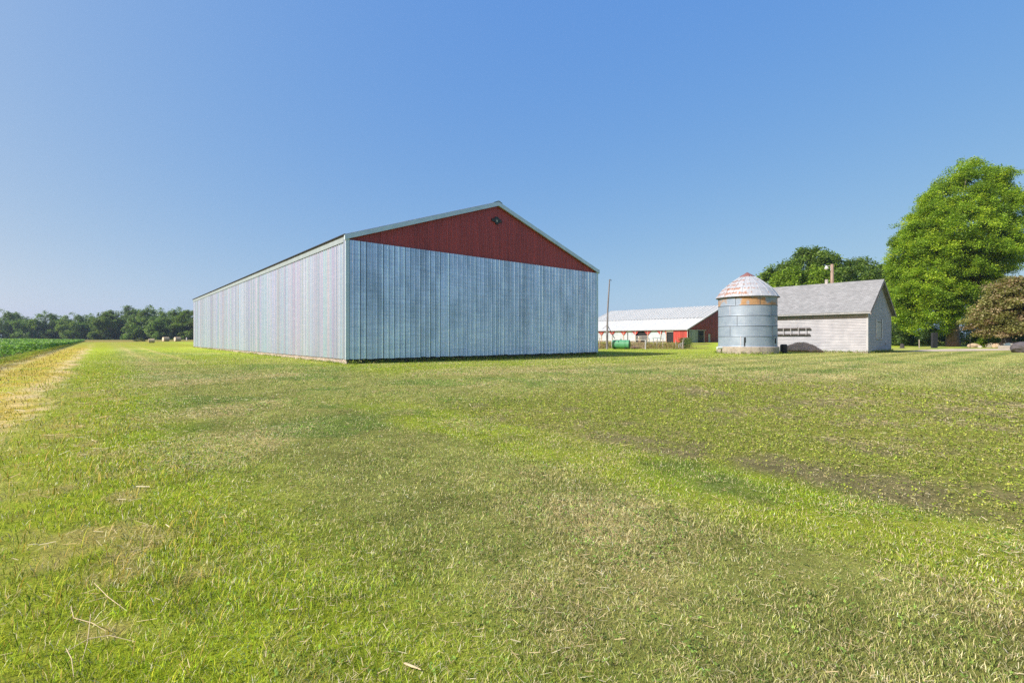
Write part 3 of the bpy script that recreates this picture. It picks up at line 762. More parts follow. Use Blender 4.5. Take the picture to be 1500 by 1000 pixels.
# ------------------------------------------------------------------ white roofed cattle barn
WHITE = simple('white_paint', (.42, .43, .44), .6, 0, .1, 3, bmp=.1)
CURTAIN = simple('pale_curtain', (.33, .385, .44), .5, 0, .12, 1.6, (1, 1, .4), .1)
GREYC = simple('grey_curtain', (.34, .42, .47), .5, 0, .2, 1.6, (1, 1, .4), .1)
GREYDOOR = painted_sheet('grey_door_sheet', (.30, .36, .37), .45)
RUSTPIPE = simple('rusty_pipe', (.33, .22, .17), .7, .2, .3, 6, bmp=.2)
def barn():
    x, y, z = D(1007, 112)
    root = empty('cattle_barn', (x, y, z - .02), GRID, 'long red cattle barn with white metal roof behind the green tank', 'barn')
    Wd, Ln, ze, zp = 36.0, 36.0, 3.15, 9.4; hw = Wd / 2
    th = math.atan2(zp - ze, hw)
    rise = lambda a: ze + (zp - ze) * (1 - abs(a - hw) / hw)
    MB().ribs(0, Wd, 0, rise, lambda a, q, zz: (a, .03 - q, zz), extra=(hw,), minor=False, pitch=.46).build('gable_wall', REDG, root)
    MB().ribs(0, Wd, 0, rise, lambda a, q, zz: (a, Ln + q, zz), extra=(hw,), minor=False, pitch=.46).build('gable_wall', REDG, root)
    MB().ribs(0, Ln, 0, ze, lambda a, q, zz: (Wd + q, a, zz), minor=False, pitch=.46).build('side_wall', REDB, root)
    MB().ribs(.05, 3.6, 0, ze, lambda a, q, zz: (-q, a, zz), minor=False, pitch=.46).build('side_wall', REDB, root)
    d = MB().box((.2, 3.6, 0), (.26, 5.5, 2.55)).build('doorway', DARK, root)
    MB().box((-.03, 3.6, 2.55), (.12, 5.5, ze)).build('door_header', WHITE, root)
    # open bays: posts, red corner gussets, pale curtains
    k = 0; s0 = 5.5; s1 = 7.05
    while s0 < Ln - .4:
        s1 = min(s1, Ln)
        for a in (s0,):
            MB().box((-.06, a - .09, 0), (.1, a + .09, ze)).build('bay_post', WHITE if k % 2 else RUSTPIPE, root)
        if k > 0: gl = 1.25
        else: gl = .5
        for a, sg in ((s0 + .09, 1), (s1 - .09, -1)):
            MB().prism([(-.03, a, ze), (-.03, a + sg * gl, ze), (-.03, a, ze - 1.3)], (.05, 0, 0)).build('corner_gusset', REDB, root)
        m = DARK if k == 2 else (GREYC if k == 1 else CURTAIN)
        MB().box((.3 if k == 2 else .12, s0, .6 if k != 2 else 0), (.36 if k == 2 else .16, s1, ze)).build('bay_infill', m, root)  # third bay: a dark sheet stands in for the shade inside the barn
        if k != 2: MB().box((-.02, s0 + .09, .35), (.06, s1 - .09, .75)).build('bay_board', WHITE, root)
        MB().box((.2, s0, 0), (.26, s1, .6)).build('feed_kerb', CONC, root) if k != 2 else None
        s0 = s1; s1 = s0 + 3.66; k += 1
    MB().box((-.07, -.05, 0), (.14, .04, ze)).build('corner_trim', WHITE, root)
    MB().box((-.45, -.1, ze - .2), (-.35, Ln, ze - .06)).build('eave_gutter', simple('gutter_grey', (.25, .28, .28), .5, bmp=0), root)
    # roof: smooth lower sheets, strongly ribbed upper sheets
    T = (hw + .5) / math.cos(th)
    for s in (1, -1):
        def at(a, q, t, s=s):
            dx = hw + .5 - t * math.cos(th)
            return ((hw - dx) if s > 0 else (hw + dx), a, zp + .1 - dx * math.tan(th) + q)
        MB().ribs(-.15, Ln + .15, 0, T * .46, at, pitch=.46, h=.02, minor=False).build('lower_roof', WHITE_ROOF, root)
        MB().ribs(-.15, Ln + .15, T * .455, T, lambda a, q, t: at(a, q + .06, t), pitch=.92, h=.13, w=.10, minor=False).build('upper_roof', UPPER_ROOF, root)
        xe = hw - s * (hw + .5); z_e = zp + .1 - (hw + .5) * math.tan(th)
        MB().prism([(xe, -.2, z_e + .02), (hw, -.2, zp + .12), (hw, -.2, zp - .1), (xe, -.2, z_e - .2)], (0, .06, 0)).build('rake_trim', WHITE, root)
    # gable end: grey sliding door beside a dark doorway, pale jambs, a small pale door
    MB().ribs(.5, 4.6, .05, 2.9, lambda a, q, zz: (a, -.12 - q, zz), pitch=.46, minor=False).build('sliding_door', GREYDOOR, root)
    MB().box((4.6, -.04, .05), (7.4, .0, 2.85)).build('doorway', DARK, root)
    for zz in (.7, 1.1, 1.5): MB().box((4.7, -.09, zz), (7.0, -.06, zz + .07)).build('gate_rail', simple('rail', (.20, .19, .16), .8, bmp=0), root)
    MB().box((.3, -.2, 2.92), (8.2, -.03, 3.06)).build('door_track', WHITE, root)
    MB().box((7.4, -.1, .05), (7.6, -.02, 2.9)).build('door_jamb', WHITE, root)
    MB().box((9.6, -.08, .1), (10.5, -.02, 2.1)).build('small_door', simple('pale_door', (.36, .42, .43), .5, bmp=0), root, bevel=.01)
barn()

# ------------------------------------------------------------------ grain bin
def bin_():
    x, y, z = D(1094.5, 39.4)
    root = empty('grain_bin', (x, y, z), 0, 'old round galvanised grain bin with rusty domed roof on a concrete base', 'grain bin'); root.scale = (.905, .905, 1)
    m, nt, bs = new_mat('bin_base'); vec = coords(nt)
    c = ramp(nt, noise(nt, vec, 2.2, 7, .65), [(.32, (.17, .15, .12)), (.48, (.30, .27, .225)), (.7, (.36, .325, .27))])
    nt.links.new(c, bs.inputs['Base Color']); bs.inputs['Roughness'].default_value = .95; bump(nt, bs, noise(nt, vec, 14, 5), .7, .03)
    MB().lathe([(2.50, -.3), (2.56, -.1), (2.55, .5), (2.50, .56), (0, .57)], 72).build('concrete_base', m, root, smooth=False)
    # rings
    def ring_mat(name, rust):
        m, nt, bs = new_mat(name); vec = coords(nt, (1, 1, 1)); st = noise(nt, coords(nt, (.5, .5, 5)), 3, 6, .65)
        base = ramp(nt, noise(nt, vec, 1.1, 6, .6), [(.3, (.21, .275, .36)), (.7, (.30, .37, .45))])
        base = mix(nt, .6, base, ramp(nt, st, [(.3, (.75, .77, .8)), (.7, (1.12, 1.12, 1.12))]), 'MULTIPLY')
        if rust:
            sp = nt.nodes.new('ShaderNodeSeparateXYZ'); tc = nt.nodes.new('ShaderNodeTexCoord'); nt.links.new(tc.outputs['Object'], sp.inputs[0])
            n1 = noise(nt, vec, 1.1, 4, .5)
            f = ramp(nt, n1, [(.42, 0), (.52, 1)])
            rc = ramp(nt, noise(nt, vec, 4, 5), [(.3, (.27, .15, .07)), (.7, (.38, .24, .115))])
            base = mix(nt, f, base, rc)
        else:
            f = ramp(nt, noise(nt, vec, 7, 8, .7), [(.69, 0), (.74, .7)]); base = mix(nt, f, base, (.25, .13, .07))
        nt.links.new(base, bs.inputs['Base Color']); bs.inputs['Metallic'].default_value = .1 if rust else .3
        bs.inputs['Roughness'].default_value = .6
        bump(nt, bs, noise(nt, vec, 2.5, 3), .15, .03); return m
    RM, RR = ring_mat('bin_steel', False), ring_mat('bin_rust_ring', True)
    seam_m = simple('bin_seam', (.07, .09, .11), .7, .2, .2, 3, bmp=0); seam_l = simple('bin_seam_bright', (.7, .66, .7), .4, .4, .1, 3, bmp=0)
    zt = .565
    seams = [[-128, -60, 20, 110], [-150, -62, 30, 120], [-135, -48, 40, 130], [-150, -66, 25, 120], [-138, -92, -38, 70]]
    for i in range(5):
        h = .81 if i < 4 else .74
        o = MB().lathe([(2.418, zt + .0), (2.400, zt + .06), (2.40, zt + h)], 96).build('wall_ring', RR if i == 4 else RM, root, smooth=False)
        if i > 0: MB().lathe([(2.405, zt - .022), (2.424, zt - .022), (2.424, zt + .012), (2.40, zt + .012)], 96).build('lap_shade_band', seam_m, o)  # thin dark band puts the shade line under each lap into colour
        if i == 4: o['label'] = 'top ring with orange rust'
        for k, a in enumerate(seams[i]):
            w = math.radians(a); t = MB(); cw, sw = math.cos(w), math.sin(w); r0, r1 = 2.39, 2.425; dl = .012 / 2.4
            p = [(r * math.cos(w + q), r * math.sin(w + q), zt + .03) for r, q in ((r0, -dl), (r1, -dl), (r1, dl), (r0, dl))]
            t.prism(p, (0, 0, h - .05)).build('seam', seam_l if (k + i) % 3 == 0 else seam_m, o)
        zt += h
    # domed sheet roof in gores
    m, nt, bs = new_mat('bin_roof'); vec = coords(nt)
    sp = nt.nodes.new('ShaderNodeSeparateXYZ'); tc = nt.nodes.new('ShaderNodeTexCoord'); nt.links.new(tc.outputs['Object'], sp.inputs[0])
    at2 = N(nt, 'ShaderNodeMath', operation='ARCTAN2'); nt.links.new(sp.outputs[1], at2.inputs[0]); nt.links.new(sp.outputs[0], at2.inputs[1])
    rows = N(nt, 'ShaderNodeMath', operation='MULTIPLY'); nt.links.new(sp.outputs[2], rows.inputs[0]); rows.inputs[1].default_value = 2 * math.pi / .36
    sn = N(nt, 'ShaderNodeMath', operation='SINE'); nt.links.new(rows.outputs[0], sn.inputs[0])
    n1 = noise(nt, vec, 5, 6, .7); n2 = noise(nt, vec, 1.1, 3)
    # more rust towards the weather side (-x)
    wx = N(nt, 'ShaderNodeMath', operation='MULTIPLY_ADD'); nt.links.new(sp.outputs[0], wx.inputs[0]); wx.inputs[1].default_value = -.052; wx.inputs[2].default_value = 0
    s1 = N(nt, 'ShaderNodeMath', operation='MULTIPLY_ADD'); nt.links.new(sn.outputs[0], s1.inputs[0]); s1.inputs[1].default_value = .075; nt.links.new(n1, s1.inputs[2])
    s2 = N(nt, 'ShaderNodeMath', operation='ADD'); nt.links.new(s1.outputs[0], s2.inputs[0]); nt.links.new(wx.outputs[0], s2.inputs[1])
    s3 = N(nt, 'ShaderNodeMath', operation='MULTIPLY_ADD'); nt.links.new(n2, s3.inputs[0]); s3.inputs[1].default_value = .25; nt.links.new(s2.outputs[0], s3.inputs[2])
    f = ramp(nt, s3.outputs[0], [(.72, 0), (.79, .9)])
    col = mix(nt, f, ramp(nt, noise(nt, vec, 3, 5), [(.3, (.29, .325, .36)), (.7, (.38, .41, .435))]), ramp(nt, noise(nt, vec, 9, 4), [(.3, (.19, .075, .045)), (.7, (.34, .17, .075))]))
    nt.links.new(col, bs.inputs['Base Color']); bs.inputs['Metallic'].default_value = .1; bs.inputs['Roughness'].default_value = .55
    prof = [(2.60, 4.50), (2.08, 5.16), (1.34, 5.74), (.95, 6.0), (.55, 6.24)]
    roof = MB(); ng = 20
    for g_ in range(ng):
        a0, a1 = 2 * math.pi * g_ / ng, 2 * math.pi * (g_ + 1) / ng
        roof.lathe(prof, 3, a0, a1)
        ca, sa = math.cos(a0), math.sin(a0); ty = (-sa * .018, ca * .018)
        pts = [(r * ca, r * sa, zz) for r, zz in prof]
        roof.tube([(p[0], p[1], p[2] + .012) for p in pts], .018, 5)
    ro = roof.build('roof', m, root)
    MB().lathe([(2.60, 4.50), (2.61, 4.47), (2.35, 4.53)], 60).build('eave_rim', simple('eave_rim', (.10, .11, .12), .8, bmp=0), root)
    MB().lathe([(.64, 6.20), (.60, 6.28), (.30, 6.42), (.06, 6.57), (0, 6.58)], 14).build('roof_cap', simple('rusty_cap', (.19, .085, .08), .75, .1, .3, 5, bmp=.2), root)
    # door latch and gap in the bottom ring, a stub auger tube
    def plate(a, z0, z1, w, nm, mt, r=2.44):
        q = math.radians(a); dl = w / 2 / r
        MB().prism([(rr_ * math.cos(q + e), rr_ * math.sin(q + e), z0) for rr_, e in ((r - .04, -dl), (r + .02, -dl), (r + .02, dl), (r - .04, dl))], (0, 0, z1 - z0)).build(nm, mt, root)
    plate(-121, .62, 1.28, .07, 'hatch_latch', DARK); plate(-119.5, .9, 1.3, .05, 'hatch_latch', DARK)
    plate(-51, .8, 1.22, .07, 'hatch_latch', DARK)
    MB().tube([(-2.45, -.5, .45), (-2.98, -.62, .44)], .10, 14).build('auger_stub', simple('pale_pipe', (.55, .62, .60), .5, .2, .1, 3, bmp=0), root)
bin_()
x, y, z = G(1149, 516.5)
drum = MB().lathe([(0, 0), (.26, 0), (.27, .04), (.285, .3), (.27, .33), (.285, .36), (.28, .62), (.22, .70), (0, .71)], 24).build('black_drum', simple('black_plastic', (.012, .012, .014), .45, bmp=0), None, (x - .05, y, z), smooth=False)
tag(drum, 'small black drum on the grass between grain bin and grey outbuilding', 'drum')

# ------------------------------------------------------------------ grey clapboard outbuilding
def clap_mat():
    m, nt, bs = new_mat('weathered_clapboard')
    a = noise(nt, coords(nt, (.6, .6, 9)), 2.0, 7, .65); b = noise(nt, coords(nt), 1.5, 6, .6); c = noise(nt, coords(nt, (1, 1, 4)), 9, 5, .7)
    col = ramp(nt, a, [(.28, (.24, .255, .28)), (.5, (.345, .36, .39)), (.72, (.405, .42, .45))])
    col = mix(nt, 1.0, col, ramp(nt, b, [(.3, (.82, .82, .84)), (.7, (1.07, 1.06, 1.06))]), 'MULTIPLY')
    col = mix(nt, ramp(nt, c, [(.62, 0), (.72, .75)]), col, (.25, .22, .20))
    nt.links.new(col, bs.inputs['Base Color']); bs.inputs['Roughness'].default_value = .85
    bump(nt, bs, c, .25, .01); return m
def shingle_mat():
    m, nt, bs = new_mat('grey_shingles')
    tc = nt.nodes.new('ShaderNodeTexCoord'); mp = nt.nodes.new('ShaderNodeMapping')
    nt.links.new(tc.outputs['Object'], mp.inputs['Vector']); mp.inputs['Rotation'].default_value = (0, 0, 0)
    cb = nt.nodes.new('ShaderNodeSeparateXYZ'); nt.links.new(mp.outputs[0], cb.inputs[0])
    cx = nt.nodes.new('ShaderNodeCombineXYZ'); nt.links.new(cb.outputs[1], cx.inputs[0]); nt.links.new(cb.outputs[2], cx.inputs[1])
    br = nt.nodes.new('ShaderNodeTexBrick'); nt.links.new(cx.outputs[0], br.inputs['Vector'])
    br.inputs['Scale'].default_value = 1; br.inputs['Brick Width'].default_value = .30; br.inputs['Row Height'].default_value = .105
    br.inputs['Mortar Size'].default_value = .008; br.inputs['Color1'].default_value = (.185, .20, .21, 1); br.inputs['Color2'].default_value = (.25, .268, .28, 1); br.inputs['Mortar'].default_value = (.12, .12, .115, 1)
    n = noise(nt, coords(nt), 2.5, 6, .6)
    col = mix(nt, 1.0, br.outputs[0], ramp(nt, n, [(.3, (.84, .84, .84)), (.7, (1.1, 1.1, 1.1))]), 'MULTIPLY')
    nt.links.new(col, bs.inputs['Base Color']); bs.inputs['Roughness'].default_value = .95
    bump(nt, bs, br.outputs[0], .6, .02); return m
CLAP, SHING = clap_mat(), shingle_mat()
PALEW = simple('pale_board', (.36, .375, .40), .8, 0, .15, 3, (1, 1, .3), .3)
def house():
    x, y, z = G(1271, 517.0)
    root = empty('clapboard_outbuilding', (x, y, z), GRID, 'weathered grey clapboard outbuilding with grey shingle roof behind the grain bin', 'outbuilding')
    Wd, Ln, zf, ze, zp = 7.3, 9.6, .16, 3.56, 6.11; hw = Wd / 2; tn = (zp - ze) / hw; th = math.atan(tn)
    MB().box((-.02, -.02, -.3), (Wd + .02, .2, zf)).box((-.02, .2, -.3), (.2, Ln, zf)).box((Wd - .2, .2, -.3), (Wd + .02, Ln, zf)).box((.2, Ln - .2, -.3), (Wd - .2, Ln, zf)).build('foundation', CONC, root)
    step = .128
    # long walls of lapped boards
    def lap(mb, place, top, a_of):
        zz = zf
        while zz < top - .01:
            z1 = min(zz + step, top); a0, a1 = a_of(zz); b0, b1 = a_of(z1)
            if a1 - a0 < .05: break
            mb.add([place(a0, .034, zz), place(a1, .034, zz), place(b1, .004, z1), place(b0, .004, z1), place(a0, .0, zz), place(a1, .0, zz)], [(0, 1, 2, 3), (4, 5, 1, 0)])
            zz = z1
    mb = MB(); lap(mb, lambda a, q, zz: (-q, Ln - a, zz), ze + .05, lambda zz: (.1, Ln - .1)); mb.build('side_wall', CLAP, root)
    mb = MB(); lap(mb, lambda a, q, zz: (Wd + q, a, zz), ze + .05, lambda zz: (.1, Ln - .1)); mb.build('side_wall', CLAP, root)
    lim = lambda zz: (.0 if zz < ze else (zz - ze) / tn, Wd if zz < ze else Wd - (zz - ze) / tn)
    mb = MB(); lap(mb, lambda a, q, zz: (a, -q, zz), zp - .02, lim); mb.build('gable_wall', CLAP, root)
    mb = MB(); lap(mb, lambda a, q, zz: (Wd - a, Ln + q, zz), zp - .02, lim); mb.build('gable_wall', CLAP, root)
    MB().box((-.045, -.045, zf - .02), (.1, .1, ze)).build('corner_board', PALEW, root)
    MB().box((Wd - .1, -.045, zf - .02), (Wd + .045, .1, ze)).build('corner_board', PALEW, root)
    MB().box((-.05, -.03, zf - .04), (-.028, Ln, zf + .1)).build('skirt_strip', PALEW, root)
    # roof: shingled slabs, deep eaves
    ov, rk, tk = .50, .32, .11
    for s in (1, -1):
        def q(dx, zz, yy, s=s): return ((hw - dx) if s > 0 else (hw + dx), yy, zz)
        e = hw + ov
        P = [q(0, zp + .16, -rk), q(e, zp + .16 - e * tn, -rk), q(e, zp + .16 - e * tn - tk, -rk), q(0, zp + .16 - tk, -rk)]
        MB().prism(P, (0, Ln + 2 * rk, 0)).build('roof', SHING, root)
        MB().prism([q(.02, zp + .035, -rk - .02), q(e - .02, zp + .035 - (e - .02) * tn, -rk - .02), q(e - .02, zp - .12 - (e - .02) * tn, -rk - .02), q(.02, zp - .12, -rk - .02)], (0, .03, 0)).build('rake_board', simple('rake_wood', (.24, .21, .20), .85), root)
        MB().box(q(e - .03, ze - ov * tn + .0, -rk + .02), q(e - .005, ze - ov * tn + .1, Ln + rk - .02)).build('fascia_board', PALEW, root)
    MB().box((hw - .10, 3.9, zp - .1), (hw + .12, 4.12, zp + .52)).build('vent_stack', simple('pale_stack', (.30, .29, .28), .8), root)
    # boarded window on the shaded gable: casing boards either side, sill and a drip cap
    wn = MB().box((2.55, -.05, 1.25), (4.05, -.028, 2.75)).build('boarded_window', simple('window_boards', (.36, .36, .35), .8, 0, .15, 2, (1, 1, 6)), root)
    for a in (2.35, 4.05):
        MB().box((a, -.075, 1.2), (a + .18, -.03, 2.85)).build('window_casing', simple('casing', (.50, .52, .55), .7), wn)
        MB().box((a + .18 if a < 3 else a - .09, -.06, 1.25), (a + .27 if a < 3 else a, -.035, 2.8)).build('shutter_gap', DARK, wn)
    MB().box((2.3, -.1, 1.12), (4.3, -.03, 1.2)).build('window_sill', PALEW, wn)
    MB().box((2.7, -.055, 2.55), (3.9, -.045, 2.6)).build('board_joint', DARK, wn)
    MB().box((.9, -.045, .06), (2.9, -.028, .14)).build('foundation_vent', DARK, root)
    # a ladder hung level on the sunny wall, on two iron hooks
    ld = empty('ladder', (x - V[0] * .16 + U[0] * 4.15, y - V[1] * .16 + U[1] * 4.15, z + 1.47), GRID, 'long wooden ladder hung level on the outbuilding wall', 'ladder')
    RAIL = simple('dark_rail', (.045, .04, .038), .85, 0, .3, 5); RUNG = simple('pale_rung', (.36, .36, .37), .7, 0, .2, 5)
    MB().box((-.025, 0, 0), (.025, 4.7, .13)).build('rail', RAIL, ld); MB().box((-.025, -.04, .50), (.025, 4.8, .66)).build('rail', RAIL, ld)
    for k in range(8): MB().tube([(-.034, .30 + k * .62, .02), (-.034, .30 + k * .62, .70)], .028, 8).build('rung', RUNG, ld)
    for a_ in (1.0, 3.8): MB().tube([(.16, a_, .70), (-.05, a_, .685), (-.05, a_, .74)], .014, 6).build('hook', DARK, ld)
    MB().box((5.3, -.05, .62), (5.6, -.028, .78)).build('vent_cap', simple('vent_cap', (.2, .2, .2), .8), root)
house()

# ------------------------------------------------------------------ poles
POLE = simple('weathered_pole', (.28, .21, .18), .9, 0, .3, 4, (3, 3, .4), .5)
GREYPOLE = simple('grey_pole', (.17, .16, .165), .9, 0, .45, 1.2, (3, 3, .8), .4)
x, y, z = D(1219, 58)
r = empty('lamp_pole', (x, y, z), 0, 'wooden pole with a white yard lamp rising behind the outbuilding ridge', 'pole')
hp = Hh(387, 58) - z
MB().tube([(0, 0, -.5), (0, 0, hp * .5), (0.0, 0, hp)], [.24, .2, .17], 12).build('pole', POLE, r)
MB().tube([(-.17, 0, hp - .75), (-.17, 0, hp - .35), (-.25, 0, hp - .2), (-.62, 0, hp - .2)], .035, 8).build('lamp_arm', WHITE, r)
lo = (-.68, 0, hp - .28)
lm = MB().lathe([(.0, .12), (.10, .11), (.12, -.02), (.23, -.22), (.24, -.27)], 18).build('lamp_head', WHITE, r, lo)
MB().lathe([(.19, -.24), (.16, -.36), (0, -.42)], 18).build('lamp_lens', simple('lamp_lens', (.5, .52, .48), .3, bmp=0), lm, (0, 0, 0))

x, y, z = D(889, 53)
r = empty('bare_pole', (x, y, z), 0, 'tall thin leaning weathered pole beside the green tank', 'pole')
hp = Hh(409, 53) - z
MB().tube([(0, 0, -.4), (.05, 0, hp * .35), (.10, 0, hp * .6), (.30, 0, hp)], [.13, .11, .09, .06], 10).build('pole', GREYPOLE, r)
MB().tube([(.30, 0, hp - .1), (.46, 0, hp - .02), (.46, 0, hp - .2)], .03, 6).build('pole_hook', DARK, r)
MB().tube([(.04, -.05, hp * .345), (-.48, -.05, hp * .29)], .025, 6).build('pole_brace', GREYPOLE, r)
MB().tube([(.04, -.05, hp * .345), (.85, -.05, hp * .15)], .035, 6).build('pole_brace', DARK, r)

# ------------------------------------------------------------------ tank, fences, gate
x, y, z = D(909.5, 53.5)
ax = math.radians(-22)
r = empty('green_tank', (x, y, z), ax, 'green horizontal steel tank lying in front of the barn yard', 'tank')
gm = simple('green_paint', (.08, .27, .14), .4, 0, .2, 2.0, bmp=.05, dirt=((.10, .17, .08), .62)); gm2 = simple('shaded_green_paint', (.02, .11, .05), .5, 0, .2, 2, bmp=.05)  # darker copy: the end's shade put into colour; band and cap share it
t = MB()
t.tube([(-.93, 0, .52), (-.90, 0, .52), (.88, 0, .52)], [.40, .49, .49], 28, cap=False); t.tube([(-.99, 0, .52), (-.93, 0, .52)], [.1, .40], 28)
t.build('tank_body', gm, r, smooth=False)
MB().tube([(.88, 0, .52), (.93, 0, .52), (.97, 0, .52)], [.50, .50, .44], 28).build('tank_end', gm2, r)
MB().tube([(-.4, 0, .52), (-.36, 0, .52)], .497, 28).build('tank_band', gm, r); MB().tube([(.5, 0, .52), (.53, 0, .52)], .497, 28).build('tank_band', gm2, r)
MB().box((-.7, -.4, -.02), (-.55, .4, .16)).box((.5, -.4, -.02), (.65, .4, .16)).build('skid', DARK, r)
MB().tube([(.0, 0, 1.0), (0, 0, 1.12)], .07, 10).build('filler_cap', gm2, r)

PINKPIPE = simple('faded_red_pipe', (.48, .34, .29), .6, .1, .25, 3, bmp=0); GRAYW = simple('grey_wood', (.30, .27, .23), .9, 0, .35, 5, (3, 3, .5), .4)
x, y, z = D(926, 53); x2, y2, z2 = D(946, 53)
r = empty('farm_gate', (x, y, z), 0, 'low rusty pink pipe gate right of the green tank', 'gate')
w = x2 - x
for k, zz in enumerate((.12, .30, .50, .72)):
    MB().tube([(0, 0, zz), (w, 0, zz)], .028, 8).build('gate_rail', PINKPIPE, r)
for xx in (0, w - .06): MB().tube([(xx, 0, .05), (xx, 0, .78)], .03, 8).build('gate_upright', PINKPIPE, r)
def post(name, label, px, dep, h, rad, mat, group=None, lean=0, cat='post'):
    x, y, z = D(px, dep)
    mb = MB().tube([(0, 0, -.2), (lean * .5, 0, h * .5), (lean, 0, h - .05), (lean, 0, h)], [rad, rad * .97, rad * .92, rad * .6], 10)
    return tag(mb.build(name, mat, None, (x, y, z)), label, cat, group)
post('gate_post', 'whitish round gate post at the right end of the pink pipe gate', 945.5, 52.9, 1.0, .06, WHITE)
post('fence_post', 'thin pale fence post between the pipe gate and the open barn bay', 962, 57, 1.0, .035, GRAYW, 'yard fence posts')
post('fence_post', 'pale fence post in front of the dark side doorway of the barn', 971, 57, 1.25, .05, GRAYW, 'yard fence posts')
post('fence_post', 'short grey fence post nearest the white leaning rails', 990, 57, 1.0, .05, GRAYW, 'yard fence posts')
post('fence_post', 'stubby white post between the green tank and leaning pole', 896.5, 58, 1.6, .06, WHITE, 'yard fence posts')
post('fence_post', 'tall dark post rising behind the dark end of the green tank', 919.5, 60, 1.9, .05, DARK, 'yard fence posts')
post('fence_post', 'thin post at the corner of the galvanised shed', 878.5, 57, 1.25, .05, GRAYW, 'yard fence posts')
# picket fence running back to the barn corner
for k in range(9):
    t = k / 8; dep = 56 + 34 * t ** 1.2; px = 1000.5 + 7.5 * t
    post('fence_picket', ['weathered picket of the overgrown fence, nearest the lawn', 'weathered picket in the overgrown fence beside the grass ramp', 'weathered picket of the overgrown fence, nearest the barn corner'][0 if k == 0 else 2 if k == 8 else 1], px, dep, 1.05 + .25 * math.sin(k * 2.1), .06, GRAYW, 'pickets of the overgrown fence', lean=.05 * math.sin(k))
# leaning white rails
x, y, z = D(994, 55.5)
r = empty('white_rail_panel', (x, y, z), math.radians(8), 'small leaning white rail panel in the weeds before the picket fence', 'panel')
for k in range(3): MB().box((.0 + k * .2, -.02, 0), (.06 + k * .2, .02, .5 + k * .1)).build('upright', WHITE, r)
MB().prism([(-.05, -.03, .38), (.55, -.03, .62), (.55, -.03, .70), (-.05, -.03, .46)], (0, .02, 0)).build('rail', WHITE, r)
# board fence by the barn: posts and white rails, one run
bx, by, bz = D(1007, 112)
r = empty('board_fence', (bx - V[0] * 3.2, by - V[1] * 3.2, float(gh(bx, by))), GRID, 'white board fence running along the open bays of the barn', 'fence')
for zz in (.55, .95, 1.45):
    MB().box((-.03, 5.0, zz), (.03, 33, zz + .11)).build('fence_rail', WHITE, r)
for k in range(9): MB().box((-.06, 5 + 3.5 * k - .07, -.2), (.06 - .095, 5 + 3.5 * k + .07, 1.65)).build('fence_post', GRAYW, r)
x, y, z = D(931, 52.6)
pg_ = random.Random(4); mb = MB()
for k in range(16):
    a_ = pg_.uniform(0, 3.1); l_ = pg_.uniform(.25, .55); cx_, cy_ = pg_.uniform(-.3, .3), pg_.uniform(-.2, .2); h_ = .05 + .22 * pg_.random() * (1 - abs(cx_) * 2)
    mb.tube([(cx_ - math.cos(a_) * l_, cy_ - math.sin(a_) * l_, h_), (cx_, cy_, h_ + .05), (cx_ + math.cos(a_) * l_, cy_ + math.sin(a_) * l_, h_ + pg_.uniform(-.03, .12))], [.03, .04, .02], 6)
tag(mb.build('brush_pile', simple('old_wood', (.12, .075, .06), .9, 0, .4, 5), None, (x, y, z)), 'low dark brown brush pile between the green tank and the pipe gate', 'brush pile')
x, y, z = D(957, 78)
fr_ = empty('feeder_ring', (x, y, z), 0, 'grey round steel hay feeder ring in the barn yard', 'feeder')
GREYST = simple('grey_steel', (.30, .33, .34), .5, .4, .2, 4, bmp=0)
for zz in (.1, .6, 1.15):
    MB().tube([(1.1 * math.cos(t * math.pi / 12), 1.1 * math.sin(t * math.pi / 12), zz) for t in range(25)], .035, 6).build('ring', GREYST, fr_)
for t in range(10):
    c_, s_ = math.cos(t * math.pi / 5), math.sin(t * math.pi / 5)
    MB().tube([(1.1 * c_, 1.1 * s_, .0), (1.1 * c_, 1.1 * s_, 1.15)], .03, 6).build('upright', GREYST, fr_)
# weeds of the yard
def yard_weeds(name, label, spots, rad, hz, cols, seed, per=40, leaf=.05):
    g = np.random.default_rng(seed); C = []
    for px, dep in spots:
        x, y, z = D(px, dep); C.append((x, y, z))
    C = np.array(C); k = np.repeat(np.arange(len(C)), per)
    p = C[k] + np.stack([g.normal(0, rad, len(k)), g.normal(0, rad, len(k)), hz * g.random(len(k)) ** 1.3], -1)
    P = leaf_quads(p, leaf * g.uniform(.6, 1.4, len(k)), g, .2)
    t = np.array(cols)[g.integers(0, len(cols), len(k))] * g.normal(1, .2, (len(k), 1))
    me = fast_mesh(name, P.reshape(-1, 3), np.arange(len(k) * 4).reshape(-1, 4), LEAF, np.repeat(np.clip(t, .01, .5), 4, 0))
    tag(link(name, me), label, 'weeds', kind='stuff')
g = random.Random(9)
yard_weeds('weeds', 'brown and green weeds filling the barn yard behind the tank', [(g.uniform(872, 1000), 54.5 + 44 * g.random() ** 1.3) for _ in range(260)], .8, .42, [(.27, .19, .09), (.21, .21, .06), (.30, .22, .11), (.16, .19, .04), (.26, .16, .09)], 301, 42, .06)
yard_weeds('vines', 'green vines and weeds climbing over the picket fence', [(1000 + 8 * (k / 40) + g.uniform(-1, 2.5), 56 + 36 * (k / 40) ** 1.2) for k in range(41)], .30, 1.2, [(.07, .11, .025), (.10, .15, .03), (.05, .08, .02)], 302, 70, .07)
yard_weeds('weeds', 'green weed tufts growing along the foundation of the shed side', [], .1, .2, [(.1, .2, .03)], 303) if False else None

